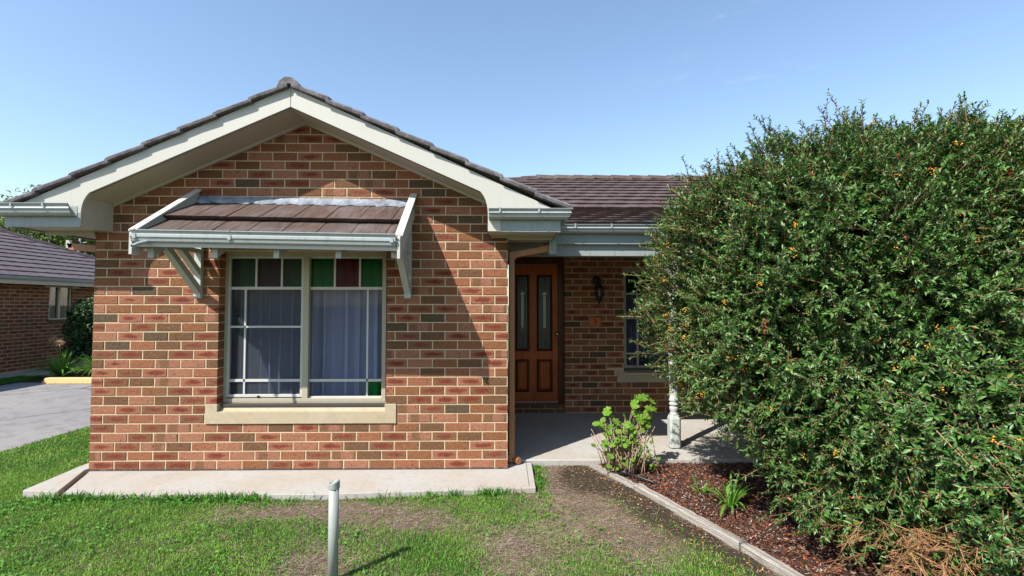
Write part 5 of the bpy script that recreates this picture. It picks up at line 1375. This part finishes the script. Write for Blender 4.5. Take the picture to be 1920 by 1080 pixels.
# generic leafy shrub / tree
def leafy(name, cat, label, loc, ell, nleaf, leafL, col, trunk_h, seed, mat='leaf_soft', clumps=40, group=None, lw=.5, trunk_r=.08):
    e = empty(name, label, cat, group, loc=loc); r = np.random.default_rng(seed); ell = np.array(ell)
    cd = randdir(clumps, r)*r.uniform(.45, .92, (clumps, 1)); cc = cd*ell + np.array([0, 0, trunk_h+ell[2]])
    idx = r.integers(0, clumps, nleaf); cr_ = r.uniform(.22, .42, clumps)[idx]*ell.mean()
    dd = randdir(nleaf, r); P = cc[idx] + dd*(cr_*r.uniform(.5, 1, nleaf)**.5)[:, None]; P = P[P[:, 2] > .05]; n = len(P); dd = dd[:n]
    cl_ = np.array(col)*r.uniform(.55, 1.45, (n, 1)); yl = r.random(n) < .1; cl_[yl] *= np.array([1.8, 1.5, .8])
    V, F_, C = leaf_cloud(P, dd+randdir(n, r)*.8+np.array([0, 0, -.2]), dd+np.array([0, 0, .8])+randdir(n, r)*.5, r.uniform(.7, 1.3, n)*leafL, r.uniform(.7, 1.3, n)*leafL*lw, cl_)
    np_mesh('crown' if cat == 'tree' else 'foliage', V, F_, M[mat], C, parent=e, kind='stuff')
    mb = MB(); top = trunk_h+ell[2]*1.1; mb.tube([(0, 0, -.1), (trunk_r*.6, 0, top*.4), (0, trunk_r, top)], [trunk_r, trunk_r*.75, trunk_r*.3], 8)
    for k in range(10):
        c_ = cc[k]; mb.tube([(0, 0, trunk_h*.8+.2*ell[2]), tuple(c_*np.array([.5, .5, .85])), tuple(c_)], [trunk_r*.5, trunk_r*.3, trunk_r*.1], 5)
    mb.build('trunk', bark, e, smooth=True); return e
bark = m_paint('tree_bark', (.13, .09, .065), .9, .5)
leafy('garden_shrub', 'shrub', 'dense rounded dark green shrub against the shaded neighbouring brick wall', (-6.38, 7.6, -.05), (.50, .6, .90), 14000, .075, (.045, .10, .03), .1, 41, 'leaf', 46, trunk_r=.03)
specs = [(-22.5, 16.0, 1.6, (3.6, 3.0, 2.2)), (-18.0, 19.5, 2.5, (3.2, 2.8, 2.3)), (-24.0, 24.0, 2.0, (4.0, 3.5, 2.5)), (-15.0, 22.0, 1.6, (2.6, 2.6, 2.1)), (-19.5, 27, 2.6, (3.6, 3.0, 2.4))]
tl_ = ['tall leafy green tree rising at the left edge behind the roof', 'broad green tree behind the middle of the neighbouring roof', 'larger paler tree farthest back at the left', 'low leafy tree by the antenna masts behind the roof', 'distant tree showing between the eave and the antenna']
for k, (x_, y_, th_, el_) in enumerate(specs):
    leafy('tree', 'tree', tl_[k], (x_, y_, -.1), el_, 16000, .19, (.085+.02*(k % 2), .16, .035), th_, 50+k, 'leaf_soft', 60, 'trees beyond the neighbouring roof', .5, .16)
leafy('tree', 'tree', 'tall tree whose topmost sprig peeks over the left slope of the gable roof', (-4.85, 7.8, -.1), (.6, .6, .9), 2600, .12, (.09, .17, .03), 3.85, 60, 'leaf_soft', 26, None, .5, .09)
g = MB(); g.add([(-6.25, 5.65, -.06), (-1.6, 5.65, -.06), (-1.6, 10, -.06), (-6.85, 10, -.06)], [(0, 1, 2, 3)])
o = g.build('rear_garden_bed', M['ground']); o['kind'] = 'structure'
a = o.data.attributes.new('col', 'FLOAT_COLOR', 'POINT'); a.data.foreach_set('color', [.09, .06, .04, 1]*4)
g = MB(); g.add([(-6.85, 4.0, -.055), (-6.25, 4.0, -.055), (-6.25, 6.3, -.055), (-6.85, 6.3, -.055)], [(0, 1, 2, 3)])
o = g.build('grass_strip', M['ground']); o['kind'] = 'structure'
a = o.data.attributes.new('col', 'FLOAT_COLOR', 'POINT'); a.data.foreach_set('color', [.05, .09, .03, 1]*4)

# ------------------------------------------------------------------ lawn blades
def blades(P, H, Wd, lean, col, r):
    n = len(P); a_ = r.uniform(0, 2*PI, n); D = np.stack([np.cos(a_), np.sin(a_), np.zeros(n)], 1); Sd = np.stack([-np.sin(a_), np.cos(a_), np.zeros(n)], 1)
    b_ = r.uniform(0, 2*PI, n); Sd = np.stack([np.cos(b_), np.sin(b_), np.zeros(n)], 1)
    H = H[:, None]; Wd = Wd[:, None]; lean = lean[:, None]; up = np.array([0, 0, 1.])
    m1 = P + up*H*.55*(1-.35*lean) + D*H*.35*lean; tip = P + up*H*(1-.75*lean) + D*H*.95*lean
    V = np.stack([P-Sd*Wd*.5, P+Sd*Wd*.5, m1+Sd*Wd*.42, m1-Sd*Wd*.42, tip], 1).reshape(-1, 3); i = np.arange(n)*5
    F_ = np.concatenate([np.stack([i, i+1, i+2], 1), np.stack([i, i+2, i+3], 1), np.stack([i+3, i+2, i+4], 1)])
    return V, F_, np.repeat(col, 5, axis=0)
APR = [(-.20, .0), (-.15, -.495), (.2, -.54), (.255, -.55), (2.38, -.59), (4.15, -.475), (4.15, .2), (9, .2), (9, 2.3), (0, 2.3), (0, 9), (-.20, 9)]
def lawn_pts(n, x0, x1, y0, y1, r):
    x = r.uniform(x0, x1, n); y = r.uniform(y0, y1, n)
    ok = ~in_poly(x, y, APR) & (x < edge_x(np.minimum(y, .15))-.05) & ~((x > 0) & (y > .2))
    return x[ok], y[ok]
r = np.random.default_rng(99)
def make_lawn(name, n, x0, x1, y0, y1, hmul, wmul):
    x, y = lawn_pts(n, x0, x1, y0, y1, r); g_ = green(x, y); u = r.random(len(x))
    live = u < np.clip((g_-.12)*1.5, .02, 1); x, y, g_ = x[live], y[live], g_[live]; m = len(x)
    n1 = fbm(x, y, 3.0, 61); n2 = fbm(x, y, 13, 62)
    H = r.uniform(.012, .036, m)*(.7+.7*n2)*hmul*(.65+.5*g_); Wd = r.uniform(.0025, .0055, m)*wmul; ln_ = r.uniform(.2, 1.0, m)
    c1 = np.array([.065, .20, .02]); c2 = np.array([.19, .34, .045]); c3 = np.array([.36, .32, .14])
    tt = np.clip(r.random(m)*.8+(n1-.5)*1.6+.15, 0, 1)[:, None]; C = c1*(1-tt)+c2*tt
    dry = r.random(m) < (.04+.30*(1-g_)); C[dry] = c3*r.uniform(.6, 1.2, (dry.sum(), 1))
    P = np.stack([x, y, ground_h(x, y)-.002], 1); A_ = blades(P, H, Wd, ln_, C, r)
    o = np_mesh(name, A_[0], A_[1], M['grass'], A_[2], kind='stuff'); return o
tag(make_lawn('grass', 340000, -1.56, 5.8, -2.6, .2, 1.0, 1.0), 'short patchy green lawn grass in front of the house', 'grass')
tag(make_lawn('grass', 90000, -1.56, 0, .2, 9.0, 1.15, 1.7), 'green lawn grass along the side of the house by the driveway', 'grass')
x = r.uniform(-6.9, -6.25, 9000); y = r.uniform(4.0, 6.3, 9000); m = len(x)
A_ = blades(np.stack([x, y, np.full(m, -.06)], 1), r.uniform(.03, .09, m), r.uniform(.006, .012, m), r.uniform(.1, .8, m), np.array([.06, .16, .02])*r.uniform(.6, 1.4, (m, 1)), r)
tag(np_mesh('grass', A_[0], A_[1], M['grass'], A_[2], kind='stuff'), 'small strip of grass beside the neighbouring wall', 'grass')
# taller weeds and broad leaves along the apron edge
def weeds():
    parts = []
    n = 2600; x = r.uniform(.0, 4.2, n); y = np.interp(x, [0, .255, 2.38, 4.15], [-.54, -.555, -.597, -.48]) - np.abs(r.normal(0, .03, n)); 
    k = fbm(x, y*0, 3.2, 71); w_ = (x < 1.9)*.8 + (x > 3.25)*1.0 + .12; ok = r.random(n) < w_*np.clip((k-.30)*3.2, 0, 1); x, y = x[ok], y[ok]; m = len(x)
    C = np.array([.075, .20, .025])*r.uniform(.6, 1.5, (m, 1)); parts.append(blades(np.stack([x, y, ground_h(x, y)], 1), r.uniform(.04, .13, m), r.uniform(.005, .012, m), r.uniform(.2, .9, m), C, r))
    # tufts beside the right end of the apron
    n = 500; x = 4.16+np.abs(r.normal(0, .045, n)); y = r.uniform(-.5, .17, n); ok = fbm(x*0, y, 6, 72) > .45; x, y = x[ok], y[ok]; m = len(x)
    parts.append(blades(np.stack([x, y, ground_h(x, y)], 1), r.uniform(.03, .09, m), r.uniform(.005, .009, m), r.uniform(.3, 1, m), np.array([.09, .22, .03])*r.uniform(.6, 1.4, (m, 1)), r))
    # clover / broadleaf patches
    n = 26000; x = r.uniform(-1.2, 5.0, n); y = r.uniform(-2.4, -.55, n); den = np.clip((fbm(x, y, 4.5, 73)-.49)*5, 0, 1)*(green(x, y) > .35)*(.25+.75*(x < 2.2)) + .8*np.exp(-((y+.62)/.09)**2)*(x < 1.4)*(x > .2)
    ok = (r.random(n) < den*.8) & ~in_poly(x, y, APR); x, y = x[ok], y[ok]; m = len(x); a_ = r.uniform(0, 2*PI, m)
    P = np.stack([x, y, ground_h(x, y)+r.uniform(.012, .035, m)], 1); D = np.stack([np.cos(a_), np.sin(a_), r.uniform(-.2, .4, m)], 1); U = np.stack([r.normal(0, .3, m), r.normal(-.1, .3, m), np.ones(m)], 1)
    L_ = r.uniform(.010, .030, m); return parts, leaf_cloud(P, D, U, L_, L_*.75, np.array([.085, .23, .03])*r.uniform(.6, 1.4, (m, 1)))
pp, lc_ = weeds(); V, F_, C = join(pp+[lc_]); tag(np_mesh('weeds', V, F_, M['grass'], C, kind='stuff'), 'broadleaf weeds and grass tufts along the concrete apron edge', 'weeds')
# straw thatch on the dry patches
n = 90000; x, y = lawn_pts(n, .5, 5.8, -2.6, .2, r); g_ = green(x, y); sd_ = soil_dark(x, y); ok = r.random(len(x)) < np.clip(1.05-g_*1.0-sd_*.95, .04, 1); x, y = x[ok], y[ok]; m = len(x)
P = np.stack([x, y, ground_h(x, y)+r.uniform(0, .008, m)], 1); a_ = r.uniform(0, 2*PI, m); D = np.stack([np.cos(a_), np.sin(a_), r.uniform(-.1, .35, m)], 1)
C = np.array([.44, .34, .26])*r.uniform(.35, 1.2, (m, 1)); V, F_, C = sticks(P, P+norm(D)*r.uniform(.012, .045, m)[:, None], np.full(m, .0011), C)
tag(np_mesh('dry_thatch', V, F_, M['mulch'], C, kind='stuff'), 'dry straw coloured thatch over the bare patches of the lawn', 'dead grass')
# mulch chips
def chips(P, L_, W_, T_, col, r, tilt=.5):
    n = len(P); D = norm(np.stack([r.normal(size=n), r.normal(size=n), r.normal(size=n)*tilt], 1)); U = norm(np.stack([r.normal(size=n)*.5, r.normal(size=n)*.5, np.ones(n)], 1)); U = norm(U-D*(U*D).sum(1, keepdims=True)); Sd = np.cross(D, U)
    a_, b_, c_ = D*L_[:, None]*.5, Sd*W_[:, None]*.5, U*T_[:, None]*.5
    V = np.stack([P-a_-b_*.6-c_, P+a_-b_-c_, P+a_*.8+b_-c_, P-a_+b_-c_, P-a_-b_*.6+c_, P+a_-b_+c_, P+a_*.8+b_+c_, P-a_+b_+c_], 1).reshape(-1, 3); i = (np.arange(n)*8)[:, None]
    q = np.array([(4,5,6,7),(0,1,5,4),(1,2,6,5),(2,3,7,6),(3,0,4,7)]); F_ = (i[:, None, :] + q[None]).reshape(-1, 4)
    return V, F_, np.repeat(col, 8, axis=0)
n = 60000; x = r.uniform(4.8, 8.6, n); y = r.uniform(-2.8, .185, n); ok = (x > edge_x(y)+.055) & (r.random(n) < np.clip(1.6-(x-5)*.35, .25, 1)); x, y = x[ok], y[ok]; m = len(x)
pal = np.array([[.15, .055, .032], [.085, .042, .03], [.24, .15, .115], [.36, .085, .025], [.045, .028, .022], [.40, .31, .25]]); C = pal[r.choice(6, m, p=[.24, .30, .14, .06, .21, .05])]*r.uniform(.7, 1.3, (m, 1))
V, F_, C = chips(np.stack([x, y, bed_h(x, y)+r.uniform(.0, .014, m)], 1), r.uniform(.008, .032, m), r.uniform(.004, .012, m), r.uniform(.001, .004, m), C, r)
tag(np_mesh('mulch', V, F_, M['mulch'], C, kind='stuff'), 'red brown bark mulch covering the garden bed', 'mulch')
# leaf litter: fallen bits on the soil near the edging and in the apron gap
n = 3200; x = r.uniform(4.15, 5.9, n); y = r.uniform(-2.4, .17, n); d_ = edge_x(y)-x; ok = (d_ > .05) & (r.random(n) < np.exp(-d_/.30)*.9+.05); x, y = x[ok], y[ok]; m = len(x)
P = np.stack([x, y, ground_h(x, y)+.008], 1)
tt = r.random(260)[:, None]; gp = np.array([.0, -.02, -.03])*(1-tt)+np.array([.235, -.54, -.03])*tt; gp[:, :2] += r.normal(0, .012, (260, 2)); P = np.concatenate([P, gp]); m = len(P)
C = np.array([[.40, .15, .06], [.22, .11, .06], [.48, .30, .16]])[r.integers(0, 3, m)]*r.uniform(.6, 1.2, (m, 1))
V, F_, C = chips(P, r.uniform(.010, .024, m), r.uniform(.004, .010, m), np.full(m, .0012), C, r); tag(np_mesh('leaf_litter', V, F_, M['mulch'], C, kind='stuff'), 'fallen brown leaf litter on the soil beside the timber edging', 'leaf litter')

# ------------------------------------------------------------------ timber edging
ed = empty('garden_edging', 'weathered grey timber sleepers edging the mulch bed', 'edging', loc=(0, 0, 0))
segs = [((4.745, .17), (5.02, -.42), -.005), ((5.025, -.43), (5.43, -1.44), .012), ((5.435, -1.46), (5.95, -2.95), .008)]
for (x0, y0), (x1, y1), zt_ in segs:
    L_ = math.hypot(x1-x0, y1-y0); mb = MB(); n = 18; rr = random.Random(int(x0*100)); wd = .036
    for i in range(n+1):
        t_ = i/n*L_; e_ = [rr.uniform(-.004, .004) for _ in range(4)]
        mb.v += [(t_, -wd+e_[0], -.10), (t_, -wd+e_[0], zt_-.008+e_[2]), (t_, -wd+.008+e_[1], zt_+e_[2]), (t_, wd-.008, zt_+e_[3]), (t_, wd+e_[1], zt_-.008+e_[3]), (t_, wd+e_[1], -.10)]
    for i in range(n):
        for j in range(5): a0 = i*6+j; mb.f.append((a0, a0+1, a0+7, a0+6))
    mb.f += [tuple(range(6)), tuple(n*6+k for k in range(6))]
    o = mb.build('sleeper', M['sleeper'], ed); o.location = (x0, y0, 0); o.rotation_euler = (0, 0, math.atan2(y1-y0, x1-x0))
yl = MB(); q = np.array([4.87, -.115, .015]); V, F_, C = leaf_cloud(np.array([q, q+np.array([.005, 0, .004])]), np.array([[.1, -.6, .35], [.3, .5, .3]]), np.array([[0, -.3, 1.], [0, .3, 1.]]), np.array([.055, .04]), np.array([.036, .03]), np.array([[.50, .52, .13], [.45, .5, .1]]))
tag(np_mesh('fallen_leaf', V, F_, M['leaf_soft'], C), 'curled pale yellow leaf lying on the timber edging', 'leaf')
# black irrigation pipe
ip = MB(); ip.tube([(4.98, -.20, .02), (5.06, -.27, .02), (5.16, -.36, .008), (5.22, -.41, -.02)], .011, 8); ip.tube([(4.93, -.16, .01), (4.97, -.19, .03), (5.0, -.21, .015)], .018, 8)
tag(ip.build('irrigation_pipe', M['black_plastic'], smooth=True), 'short black irrigation pipe poking out of the mulch by the geranium', 'pipe')
# vent pipe standing in the lawn
M['vent'] = m_paint('vent_pipe_paint', (.34, .36, .33), .5, .25)
vp = empty('vent_pipe', 'pale grey green upright pipe with a cap standing in the lawn', 'pipe', loc=(2.892, -1.76, -.04))
m_ = MB(); m_.lathe([(.0285, -.05), (.0285, .535)], (0, 0), 24); m_.build('shaft', M['vent'], vp, smooth=True)
m_ = MB(); seg = 24
for r_, z_, sl_ in ((.0325, .53, .0), (.0325, .562, .011), (.027, .566, .011), (.0245, .560, .011)):
    for k in range(seg): a_ = 2*PI*k/seg; m_.v.append((r_*math.cos(a_), r_*math.sin(a_), z_+sl_*math.cos(a_)+.0))
for i in range(3):
    for k in range(seg): k2 = (k+1) % seg; m_.f.append((i*seg+k, i*seg+k2, (i+1)*seg+k2, (i+1)*seg+k))
m_.f.append(tuple(3*seg+k for k in range(seg))); m_.build('cap', M['vent'], vp)
